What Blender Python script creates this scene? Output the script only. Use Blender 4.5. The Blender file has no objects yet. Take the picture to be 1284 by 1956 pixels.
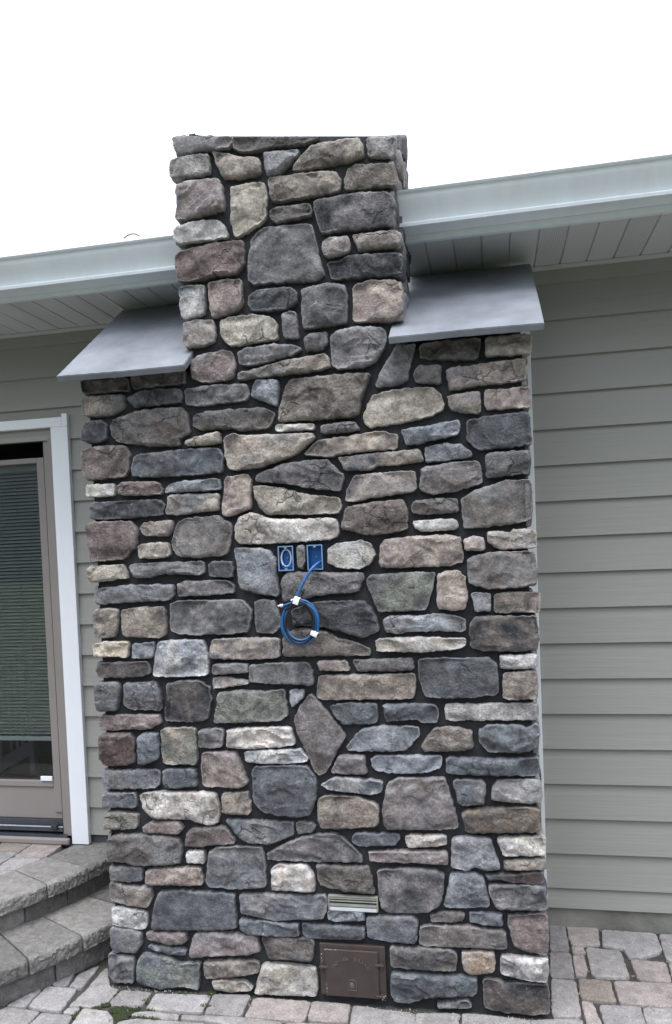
import bpy, math, random
import numpy as np
from mathutils import Matrix, Vector, noise
from mathutils.geometry import delaunay_2d_cdt

# ------------------------------------------------------------------ camera
P0 = np.array([642, 1108.0]); FPX = 1476.57
def cam_rot(y, p, r):
    cy, sy = math.cos(y), math.sin(y); cp, sp = math.cos(p), math.sin(p); cr, sr = math.cos(r), math.sin(r)
    F = np.array([sy*cp, cy*cp, sp]); rt = np.array([cy, -sy, 0]); up = np.cross(rt, F)
    return np.array([cr*rt+sr*up, -(-sr*rt+cr*up), F])
M = cam_rot(-0.19992556, -0.03610186, -0.04005667)
CAM = np.array([0, -2.7, 1.645])
def ray(x, y): return M.T @ np.array([(x-P0[0])/FPX, (y-P0[1])/FPX, 1.0])
def onY(x, y, Y): q = ray(x, y); return CAM + q*(Y-CAM[1])/q[1]
def onZ(x, y, Z): q = ray(x, y); return CAM + q*(Z-CAM[2])/q[2]
def onX(x, y, X): q = ray(x, y); return CAM + q*(X-CAM[0])/q[0]

scene = bpy.context.scene
COL = scene.collection
cd = bpy.data.cameras.new('camera'); cam = bpy.data.objects.new('camera', cd); COL.objects.link(cam)
mw = Matrix.Identity(4)
for i in range(3):
    mw[i][0] = M[0][i]; mw[i][1] = -M[1][i]; mw[i][2] = -M[2][i]; mw[i][3] = CAM[i]
cam.matrix_world = mw
cd.sensor_fit = 'HORIZONTAL'; cd.sensor_width = 36; cd.lens = 36*FPX/1284
cd.shift_y = 130/1284; cd.clip_start = 0.05; cd.clip_end = 500
scene.camera = cam

# ------------------------------------------------------------------ world, sun, exposure
SUN_EL, SUN_AZ = math.radians(75), math.radians(190)
w = bpy.data.worlds.new('World'); scene.world = w; w.use_nodes = True
nt = w.node_tree; bg = nt.nodes['Background']
sky = nt.nodes.new('ShaderNodeTexSky'); sky.sky_type = 'NISHITA'; sky.sun_disc = False
sky.sun_elevation = SUN_EL; sky.sun_rotation = SUN_AZ; sky.dust_density = 3
hsv = nt.nodes.new('ShaderNodeHueSaturation'); hsv.inputs['Saturation'].default_value = 0.35
# overcast: white cloud layer, brightest overhead; dark low band added to shape the light
tc = nt.nodes.new('ShaderNodeTexCoord'); sep = nt.nodes.new('ShaderNodeSeparateXYZ')
nt.links.new(tc.outputs['Generated'], sep.inputs[0])
ramp = nt.nodes.new('ShaderNodeValToRGB'); nt.links.new(sep.outputs['Z'], ramp.inputs[0])
e = ramp.color_ramp.elements
e[0].position = 0.0; e[0].color = (.02, .022, .025, 1)
e[1].position = 0.31; e[1].color = (.30, .32, .355, 1)
e2 = ramp.color_ramp.elements.new(.8); e2.color = (.72, .76, .83, 1)
e3 = ramp.color_ramp.elements.new(.22); e3.color = (.035, .039, .045, 1)
e4 = ramp.color_ramp.elements.new(.5); e4.color = (.36, .385, .43, 1)
scl = nt.nodes.new('ShaderNodeVectorMath'); scl.operation = 'SCALE'; scl.inputs['Scale'].default_value = 42.0
nt.links.new(ramp.outputs[0], scl.inputs[0])
mixs = nt.nodes.new('ShaderNodeMixRGB'); mixs.inputs[0].default_value = 0.85
nt.links.new(sky.outputs[0], hsv.inputs['Color']); nt.links.new(hsv.outputs[0], mixs.inputs[1])
nt.links.new(scl.outputs[0], mixs.inputs[2]); nt.links.new(mixs.outputs[0], bg.inputs[0])
bg.inputs[1].default_value = 0.085
sd = bpy.data.lights.new('sun', 'SUN'); sd.energy = 2.5; sd.angle = math.radians(38); sd.color = (1, .98, .95)
so = bpy.data.objects.new('sun', sd); COL.objects.link(so)
sdir = Vector((math.sin(SUN_AZ)*math.cos(SUN_EL), math.cos(SUN_AZ)*math.cos(SUN_EL), math.sin(SUN_EL)))
so.rotation_euler = sdir.to_track_quat('Z', 'Y').to_euler()
scene.view_settings.view_transform = 'Standard'; scene.view_settings.look = 'None'
scene.view_settings.exposure = 0.40; scene.view_settings.gamma = 1.0
scene.view_settings.use_curve_mapping = False

random.seed(7); rng = np.random.default_rng(7)

# ------------------------------------------------------------------ materials
def mat(name, base, rough=.7, var=0.0, scale=8, bump=0.0, bscale=60, metal=0.0, stretch=None, spec=None, dirt=None):
    m = bpy.data.materials.new(name); m.use_nodes = True
    n = m.node_tree; b = n.nodes['Principled BSDF']; L = n.links
    b.inputs['Base Color'].default_value = (*base, 1); b.inputs['Roughness'].default_value = rough
    b.inputs['Metallic'].default_value = metal
    if spec is not None: b.inputs['Specular IOR Level'].default_value = spec
    tcn = n.nodes.new('ShaderNodeTexCoord'); mp = n.nodes.new('ShaderNodeMapping')
    L.new(tcn.outputs['Object'], mp.inputs[0])
    if stretch: mp.inputs['Scale'].default_value = stretch
    if var or dirt:
        no = n.nodes.new('ShaderNodeTexNoise'); no.inputs['Scale'].default_value = scale; no.inputs['Detail'].default_value = 8
        no.inputs['Roughness'].default_value = .65
        L.new(mp.outputs[0], no.inputs['Vector'])
        r = n.nodes.new('ShaderNodeValToRGB'); L.new(no.outputs['Fac'], r.inputs[0])
        lo = tuple(c*(1-var) for c in base); hi = tuple(min(1, c*(1+var)) for c in base)
        if dirt: lo = dirt
        r.color_ramp.elements[0].position = .3; r.color_ramp.elements[0].color = (*lo, 1)
        r.color_ramp.elements[1].position = .7; r.color_ramp.elements[1].color = (*hi, 1)
        L.new(r.outputs[0], b.inputs['Base Color'])
    if bump:
        nb = n.nodes.new('ShaderNodeTexNoise'); nb.inputs['Scale'].default_value = bscale; nb.inputs['Detail'].default_value = 8
        nb.inputs['Roughness'].default_value = .65
        L.new(mp.outputs[0], nb.inputs['Vector'])
        bp = n.nodes.new('ShaderNodeBump'); bp.inputs['Strength'].default_value = 1; bp.inputs['Distance'].default_value = bump
        L.new(nb.outputs['Fac'], bp.inputs['Height']); L.new(bp.outputs[0], b.inputs['Normal'])
    return m

def stone_mat(name, rough=.82, mott=1.0, bump=.0065, flecks=True, sc=1.0, specks=False):
    """colour of each stone comes from the Col / Col2 attributes, broken up by procedural mottling"""
    m = bpy.data.materials.new(name); m.use_nodes = True
    n = m.node_tree; b = n.nodes['Principled BSDF']; L = n.links
    b.inputs['Roughness'].default_value = rough; b.inputs['Specular IOR Level'].default_value = .35
    def att(k):
        a = n.nodes.new('ShaderNodeAttribute'); a.attribute_name = k; return a
    c1, c2, sdn = att('Col'), att('Col2'), att('seed')
    tcn = n.nodes.new('ShaderNodeTexCoord'); ad = n.nodes.new('ShaderNodeVectorMath')
    L.new(tcn.outputs['Object'], ad.inputs[0]); L.new(sdn.outputs['Vector'], ad.inputs[1])
    V = ad.outputs[0]
    def nz(scale, det=6, ro=.6, dist=0.0):
        k = n.nodes.new('ShaderNodeTexNoise'); k.inputs['Scale'].default_value = scale*sc; k.inputs['Detail'].default_value = det
        k.inputs['Roughness'].default_value = ro; k.inputs['Distortion'].default_value = dist
        L.new(V, k.inputs['Vector']); return k.outputs['Fac']
    def rng_(src, a, c, lo=0.0, hi=1.0):
        k = n.nodes.new('ShaderNodeMapRange'); k.inputs[1].default_value = a; k.inputs[2].default_value = c
        k.inputs[3].default_value = lo; k.inputs[4].default_value = hi; L.new(src, k.inputs[0]); return k.outputs[0]
    def mix(f, x, y, t='MIX', fv=None):
        k = n.nodes.new('ShaderNodeMixRGB'); k.blend_type = t
        if f is not None: L.new(f, k.inputs[0])
        else: k.inputs[0].default_value = fv
        for s, i in ((x, 1), (y, 2)):
            if isinstance(s, tuple): k.inputs[i].default_value = s
            else: L.new(s, k.inputs[i])
        return k.outputs[0]
    c = mix(rng_(nz(9, 5, .62, .6), .38, .62), c1.outputs['Color'], c2.outputs['Color'])
    # broad dark/light clouds, fine grain, pale dusting and dark pits
    c = mix(None, c, mix(rng_(nz(17, 8, .72, .3), .3, .7), (.42, .42, .44, 1), (1.62, 1.60, 1.58, 1)), 'MULTIPLY', mott)
    c = mix(None, c, mix(rng_(nz(120, 4, .7), .3, .7), (.60, .60, .60, 1), (1.40, 1.40, 1.40, 1)), 'MULTIPLY', .9)
    if flecks:
        c = mix(rng_(nz(46, 6, .75, .2), .60, .74, 0, .62), c, (.40, .40, .42, 1))
        c = mix(rng_(nz(70, 4, .6), .70, .64, .0, .0), c, (.02, .02, .02, 1))
        geo = n.nodes.new('ShaderNodeNewGeometry')
        c = mix(rng_(geo.outputs['Pointiness'], .515, .60, 0, .42), c, (.42, .43, .46, 1))  # pale worn rims, with an edge highlight painted into the stone colour
    if specks:
        c = mix(rng_(nz(62, 3, .6), .66, .72, 0, .55), c, (.62, .62, .62, 1))
        c = mix(rng_(nz(5, 6, .7), .56, .74, 0, .5), c, (.16, .15, .145, 1))
    if flecks:
        wv = n.nodes.new('ShaderNodeVectorMath'); wv.operation = 'MULTIPLY_ADD'
        cn = n.nodes.new('ShaderNodeTexNoise'); cn.inputs['Scale'].default_value = 11; cn.inputs['Detail'].default_value = 5; L.new(V, cn.inputs['Vector'])
        L.new(cn.outputs['Color'], wv.inputs[0]); wv.inputs[1].default_value = (.16, .16, .16); L.new(V, wv.inputs[2])
        vo = n.nodes.new('ShaderNodeTexVoronoi'); vo.feature = 'DISTANCE_TO_EDGE'; vo.inputs['Scale'].default_value = 8.5; L.new(wv.outputs[0], vo.inputs['Vector'])
        crk = n.nodes.new('ShaderNodeMath'); crk.operation = 'MULTIPLY'
        L.new(rng_(vo.outputs['Distance'], .0, .045, 1, 0), crk.inputs[0]); L.new(rng_(nz(6, 3), .57, .63), crk.inputs[1])
        cm = n.nodes.new('ShaderNodeMath'); cm.operation = 'MULTIPLY'; L.new(crk.outputs[0], cm.inputs[0]); cm.inputs[1].default_value = .45
        c = mix(cm.outputs[0], c, (.03, .03, .032, 1))
    L.new(c, b.inputs['Base Color'])
    a1 = n.nodes.new('ShaderNodeMath'); a1.operation = 'MULTIPLY_ADD'
    L.new(nz(26, 9, .68, .5), a1.inputs[0]); a1.inputs[1].default_value = 1.6; L.new(nz(110, 5, .7), a1.inputs[2])
    sx = n.nodes.new('ShaderNodeSeparateXYZ'); L.new(sdn.outputs['Vector'], sx.inputs[0])
    fx = n.nodes.new('ShaderNodeMath'); fx.operation = 'FRACT'; L.new(sx.outputs['X'], fx.inputs[0])
    bp = n.nodes.new('ShaderNodeBump'); L.new(rng_(fx.outputs[0], 0, 1, bump*.35, bump*1.9), bp.inputs['Distance']); bp.inputs['Strength'].default_value = 1
    hs = a1.outputs[0]
    if flecks:
        a2 = n.nodes.new('ShaderNodeMath'); a2.operation = 'MULTIPLY_ADD'; L.new(crk.outputs[0], a2.inputs[0]); a2.inputs[1].default_value = -1.0; L.new(hs, a2.inputs[2]); hs = a2.outputs[0]
    L.new(hs, bp.inputs['Height']); L.new(bp.outputs[0], b.inputs['Normal'])
    return m

MAT = dict(
    stone=stone_mat('cultured_stone'),
    paver=stone_mat('concrete_paver', rough=.9, mott=.5, bump=.003, flecks=False, sc=1.5, specks=True),
    mortar=mat('dark_mortar', (.027, .028, .032), .95, .45, 14, .005, 70),
    siding=mat('fibre_cement_siding', (.285, .288, .268), .62, .03, 4, .0018, 26, stretch=(.09, 1, 2.2)),
    soffit=mat('soffit_vinyl', (.46, .48, .50), .5, .05, 3),
    gutter=mat('gutter_paint', (.74, .79, .835), .30, .05, 5, stretch=(3, 1, .4)),
    white=mat('white_trim_paint', (.80, .83, .88), .4, .03, 3),
    caulkboard=mat('pale_trim_board', (.70, .73, .75), .5, .05, 5),
    slab=mat('thermal_bluestone', (.178, .192, .220), .45, .30, 5, .0012, 70),
    concrete=mat('foundation_concrete', (.20, .20, .175), .9, .35, 5, .003, 40),
    taupe=mat('door_cladding_taupe', (.25, .225, .215), .42, .05, 5),
    taupe_dark=mat('weatherstrip_black', (.018, .018, .020), .6),
    track=mat('door_track_dark', (.05, .055, .07), .4, .2, 20),
    alu=mat('bright_aluminium', (.75, .77, .8), .3, metal=.6),
    blind=mat('blind_slats', (.13, .15, .143), .5),
    rail=mat('painted_wood', (.30, .33, .35), .5),
    floor=mat('interior_floorboards', (.09, .065, .05), .5, .3, 6, stretch=(.3, 3, 1)),
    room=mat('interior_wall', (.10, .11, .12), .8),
    brown=mat('brown_cast_iron', (.050, .038, .034), .42, .18, 14, .0015, 60),
    brownpale=mat('brown_iron_pale_letters', (.085, .074, .070), .4, .2, 40),  # paler brown that sets the raised letters and emblem off from the leaf
    rubbed=mat('chipped_pale_edge', (.30, .29, .29), .6, .5, 40),
    iron=mat('dark_iron_screw', (.03, .03, .03), .5),
    blue=mat('blue_plastic', (.007, .09, .31), .38, .1, 20),
    bluerim=mat('pale_blue_plastic_rim', (.15, .25, .40), .4),
    bluecable=mat('blue_cable_jacket', (.016, .10, .28), .38),
    blackcable=mat('black_cable_jacket', (.012, .012, .014), .35),
    whitecable=mat('white_cable_jacket', (.62, .65, .70), .35),
    tape=mat('white_tape', (.85, .87, .9), .5),
    vent=mat('vent_metal', (.22, .23, .20), .45, .25, 20),
    ventlow=mat('vent_pale_metal', (.50, .52, .53), .4, .1, 20),
    sand=mat('joint_sand', (.045, .043, .04), .95, .35, 30, .003, 120),
    rough_block=mat('split_face_concrete', (.15, .15, .145), .95, .4, 30, .012, 55),
    soil=mat('lawn_soil', (.05, .07, .03), .95, .4, 4, .01, 20),
    moss=mat('moss', (.040, .052, .022), .95, .6, 90),
    shingle=mat('asphalt_shingle', (.07, .07, .075), .95, .3, 30, .003, 80),
    twig=mat('dry_twig', (.12, .09, .07), .8),
)
g = bpy.data.materials.new('door_glass'); g.use_nodes = True
gn = g.node_tree; pb = gn.nodes['Principled BSDF']
pb.inputs['Base Color'].default_value = (.88, .92, .91, 1); pb.inputs['Roughness'].default_value = .02
pb.inputs['Transmission Weight'].default_value = 1.0; pb.inputs['IOR'].default_value = 1.45
MAT['glass'] = g

# ------------------------------------------------------------------ helpers
class MB:
    def __init__(s): s.v = []; s.f = []; s.attr = {'Col': [], 'Col2': [], 'seed': []}; s.has = False
    def add(s, vs, fs, c=None, c2=None, sd=None):
        o = len(s.v); s.v.extend([tuple(map(float, p)) for p in vs]); s.f.extend([tuple(i+o for i in f) for f in fs])
        if c is not None:
            s.has = True
            s.attr['Col'].extend([(*c, 1)]*len(vs)); s.attr['Col2'].extend([(*c2, 1)]*len(vs)); s.attr['seed'].extend([(*sd, 1)]*len(vs))
    def box(s, x0, x1, y0, y1, z0, z1, bev=0.0):
        if bev <= 0:
            vs = [(x, y, z) for x in (x0, x1) for y in (y0, y1) for z in (z0, z1)]
            s.add(vs, [(0, 1, 3, 2), (4, 6, 7, 5), (0, 4, 5, 1), (2, 3, 7, 6), (0, 2, 6, 4), (1, 5, 7, 3)])
        else:
            b = min(bev, (x1-x0)*.45, (y1-y0)*.45, (z1-z0)*.45)
            import bmesh
            bm = bmesh.new(); bmesh.ops.create_cube(bm, size=1)
            for v in bm.verts:
                v.co = Vector(((x0+x1)/2+v.co.x*(x1-x0), (y0+y1)/2+v.co.y*(y1-y0), (z0+z1)/2+v.co.z*(z1-z0)))
            bmesh.ops.bevel(bm, geom=bm.edges[:], offset=b, segments=2, affect='EDGES', profile=.5)
            bm.verts.index_update()
            s.add([v.co[:] for v in bm.verts], [tuple(v.index for v in f.verts) for f in bm.faces]); bm.free()
        return s
    def extrude_x(s, prof, x0, x1, n=1):
        k = len(prof); vs = []
        for i in range(n+1):
            x = x0+(x1-x0)*i/n; vs += [(x, y, z) for y, z in prof]
        fs = [(i*k+j, i*k+(j+1) % k, (i+1)*k+(j+1) % k, (i+1)*k+j) for i in range(n) for j in range(k)]
        fs += [tuple(range(k))[::-1], tuple(n*k+j for j in range(k))]
        s.add(vs, fs); return s
    def tube(s, pts, r, n=10, closed=False):
        P = [Vector(p) for p in pts]; k = len(P); vs = []; up = Vector((0, -1, .01)).normalized()
        for i, p in enumerate(P):
            a = P[i-1] if (i > 0 or closed) else p; b = P[(i+1) % k] if (i < k-1 or closed) else p
            t = (b-a).normalized(); u = up-t*up.dot(t)
            u = u.normalized() if u.length > 1e-4 else t.orthogonal().normalized()
            v = t.cross(u); rr = r(i/(k-1)) if callable(r) else r
            vs += [tuple(p+(u*math.cos(q)+v*math.sin(q))*rr) for q in [2*math.pi*j/n for j in range(n)]]
        m = k if closed else k-1
        fs = [(i*n+j, i*n+(j+1) % n, ((i+1) % k)*n+(j+1) % n, ((i+1) % k)*n+j) for i in range(m) for j in range(n)]
        if not closed: fs += [tuple(range(n))[::-1], tuple((k-1)*n+j for j in range(n))]
        s.add(vs, fs); return s
    def build(s, name, m, parent=None, smooth=False, sharp=None):
        me = bpy.data.meshes.new(name); me.from_pydata(s.v, [], s.f); me.update()
        if s.has:
            for k, dat in s.attr.items():
                a = me.attributes.new(k, 'FLOAT_COLOR', 'POINT'); a.data.foreach_set('color', np.array(dat, dtype=np.float32).ravel())
        import bmesh
        bm = bmesh.new(); bm.from_mesh(me); bmesh.ops.recalc_face_normals(bm, faces=bm.faces[:]); bm.to_mesh(me); bm.free()
        if smooth:
            me.polygons.foreach_set('use_smooth', [True]*len(me.polygons))
            if sharp: me.set_sharp_from_angle(angle=math.radians(sharp))
        me.materials.append(MAT[m] if isinstance(m, str) else m)
        o = bpy.data.objects.new(name, me); COL.objects.link(o)
        if parent is not None:
            o.parent = parent
            o.matrix_parent_inverse = parent.matrix_world.inverted() if parent.type == 'EMPTY' else Matrix.Identity(4)
        return o
def tag(o, label=None, cat=None, group=None, kind=None):
    if label: o['label'] = label
    if cat: o['category'] = cat
    if group: o['group'] = group
    if kind: o['kind'] = kind
    return o
def empty(name, loc, label, cat, parent=None, group=None):
    o = bpy.data.objects.new(name, None); COL.objects.link(o); o.location = loc; o.matrix_world = Matrix.Translation(loc)
    o.empty_display_size = .1
    if parent is not None: o.parent = parent; o.matrix_parent_inverse = parent.matrix_world.inverted()
    return tag(o, label, cat, group)

def chaikin(P, n=1, k=.25):
    for _ in range(n):
        Q = []
        for i in range(len(P)):
            a, b = P[i], P[(i+1) % len(P)]; Q += [a*(1-k)+b*k, a*k+b*(1-k)]
        P = np.array(Q)
    return P
def resample(P, step):
    Q = np.vstack([P, P[:1]]); sg = np.linalg.norm(np.diff(Q, axis=0), axis=1); t = np.concatenate([[0], np.cumsum(sg)])
    n = max(8, int(t[-1]/step)); u = np.linspace(0, t[-1], n, endpoint=False)
    return np.stack([np.interp(u, t, Q[:, 0]), np.interp(u, t, Q[:, 1])], 1)
def area(P): x, y = P[:, 0], P[:, 1]; return .5*np.sum(x*np.roll(y, -1)-np.roll(x, -1)*y)
def dist_in(pts, P):
    a = P; b = np.roll(P, -1, 0); d = b-a; L2 = (d**2).sum(1)+1e-12
    ap = pts[:, None, :]-a[None]; t = np.clip((ap*d[None]).sum(2)/L2, 0, 1)
    dd = np.sqrt(((ap-t[..., None]*d[None])**2).sum(2)).min(1)
    x, y = pts[:, 0:1], pts[:, 1:2]; ya, yb = a[:, 1][None], b[:, 1][None]
    c = ((ya > y) != (yb > y)) & (x < (b[:, 0]-a[:, 0])[None]*(y-ya)/(yb-ya+1e-12)+a[:, 0][None])
    return np.where(c.sum(1) % 2 == 1, dd, -dd)
def N3(x, y, z): return noise.noise(Vector((x, y, z)))

def stone_mesh(mb, P, to3d, T, c, c2, rough=1.0, cell=.0070, rnd=.0085, clip=None, jit=.0034, sk=.08, grow=.0022, relief=1.0):
    """P: outline (metres) in a wall plane; to3d(u,v,h) maps to the world, h = height above the mortar bed"""
    if area(P) < 0: P = P[::-1]
    P = chaikin(P, 1, sk); P = resample(P, cell)
    tn = np.roll(P, -1, 0)-np.roll(P, 1, 0); tn /= np.linalg.norm(tn, axis=1)[:, None]+1e-9
    P = P-np.stack([-tn[:, 1], tn[:, 0]], 1)*grow
    sd = random.uniform(0, 90)
    Q = P.copy()
    for i, (x, y) in enumerate(P):
        Q[i, 0] += jit*(N3(x*45, y*45, sd)+.8*N3(x*110, y*110, sd+9)); Q[i, 1] += jit*(N3(x*45+40, y*45, sd+5)+.8*N3(x*110, y*110+30, sd+3))
    P = Q
    lo = P.min(0); hi = P.max(0); rnd = min(rnd, .35*min(hi-lo))
    gx = np.arange(lo[0], hi[0], cell); gy = np.arange(lo[1], hi[1], cell*.9)
    G = np.array([(x+(j % 2)*cell*.5, y) for j, y in enumerate(gy) for x in gx])
    if len(G): G = G+rng.uniform(-.0016, .0016, G.shape)
    # rings just inside the rim carry the rounding
    tn = np.roll(P, -1, 0)-np.roll(P, 1, 0); tn /= np.linalg.norm(tn, axis=1)[:, None]+1e-9
    nrm = np.stack([-tn[:, 1], tn[:, 0]], 1)
    R1 = P+nrm*rnd*.22; R2 = (P+nrm*rnd*.65)
    d1, d2 = dist_in(R1, P), dist_in(R2, P)
    R1 = R1[d1 > rnd*.15]; R2 = R2[d2 > rnd*.5]
    dg = dist_in(G, P) if len(G) else np.zeros(0)
    G = G[dg > rnd*.95] if len(G) else G
    allp = np.vstack([P, R1, R2]+([G] if len(G) else []))
    nb = len(P)
    vo, eo, fo, ov, _, _ = delaunay_2d_cdt([Vector(p) for p in allp], [(i, (i+1) % nb) for i in range(nb)], [], 1, 1e-6)
    VP = np.array([(p[0], p[1]) for p in vo]); D = np.maximum(dist_in(VP, P), 0)
    bnd = [None]*nb
    for j, src in enumerate(ov):
        for sidx in src:
            if sidx < nb: bnd[sidx] = j
    ex, ey = hi-lo; cx, cy = (hi+lo)/2
    tilt = (random.uniform(-.10, .10), random.uniform(-.10, .10)); ledge_n = random.random(); 
    cuts = []
    for _ in range(random.choice((2, 3, 4, 5))):
        a = random.uniform(0, 2*math.pi); nx, ny = math.cos(a), math.sin(a)
        sup = abs(nx)*ex/2+abs(ny)*ey/2
        cuts.append((nx, ny, sup*random.uniform(.2, .85), random.uniform(.15, .65)))
    vs = []
    for (x, y), dd in zip(VP, D):
        t = min(dd/rnd, 1.0); h = T-rnd*.9*(1-math.sqrt(max(0, 1-(1-t)**2)))
        k = min(1, dd/(rnd*1.2)); 
        f = .0075*N3(x*7, y*7, sd)+.0050*N3(x*17, y*17, sd+2)+.0028*N3(x*42, y*42, sd+4)+.0016*N3(x*95, y*95, sd+6)
        # split-face ledges
        q = N3(x*9+3, y*15, sd+11)*2.2+N3(x*38, y*38, sd+17)*.22; fr = q-math.floor(q)
        led = .0058*(math.floor(q)+min(1, fr*7)) if ledge_n > .3 else .0016*q
        pl = 0
        for nx, ny, o, sl in cuts:
            s_ = (x-cx)*nx+(y-cy)*ny-o
            if s_ > 0: pl = max(pl, min(s_*sl, .012+.003*N3(x*25, y*25, sd+1)))
        h += rough*relief*k*(f+led-pl+tilt[0]*(x-cx)*.22+tilt[1]*(y-cy)*.22)
        h += rough*(1-k)*.0022*N3(x*60, y*60, sd+7)
        h = min(max(h, .007), T+.014*relief)
        vs.append(to3d(x, y, h))
    fs = [tuple(f) for f in fo]
    base = len(vs); bl = [b for b in bnd if b is not None]
    for b in bl:
        vs.append(to3d(VP[b][0], VP[b][1], -.004))
    m = len(bl)
    for i in range(m):
        fs.append((bl[i], base+i, base+(i+1) % m, bl[(i+1) % m]))
    sv = (random.uniform(0, 50), random.uniform(0, 50), random.uniform(0, 50))
    mb.add(vs, fs, c, c2, sv)

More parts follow.
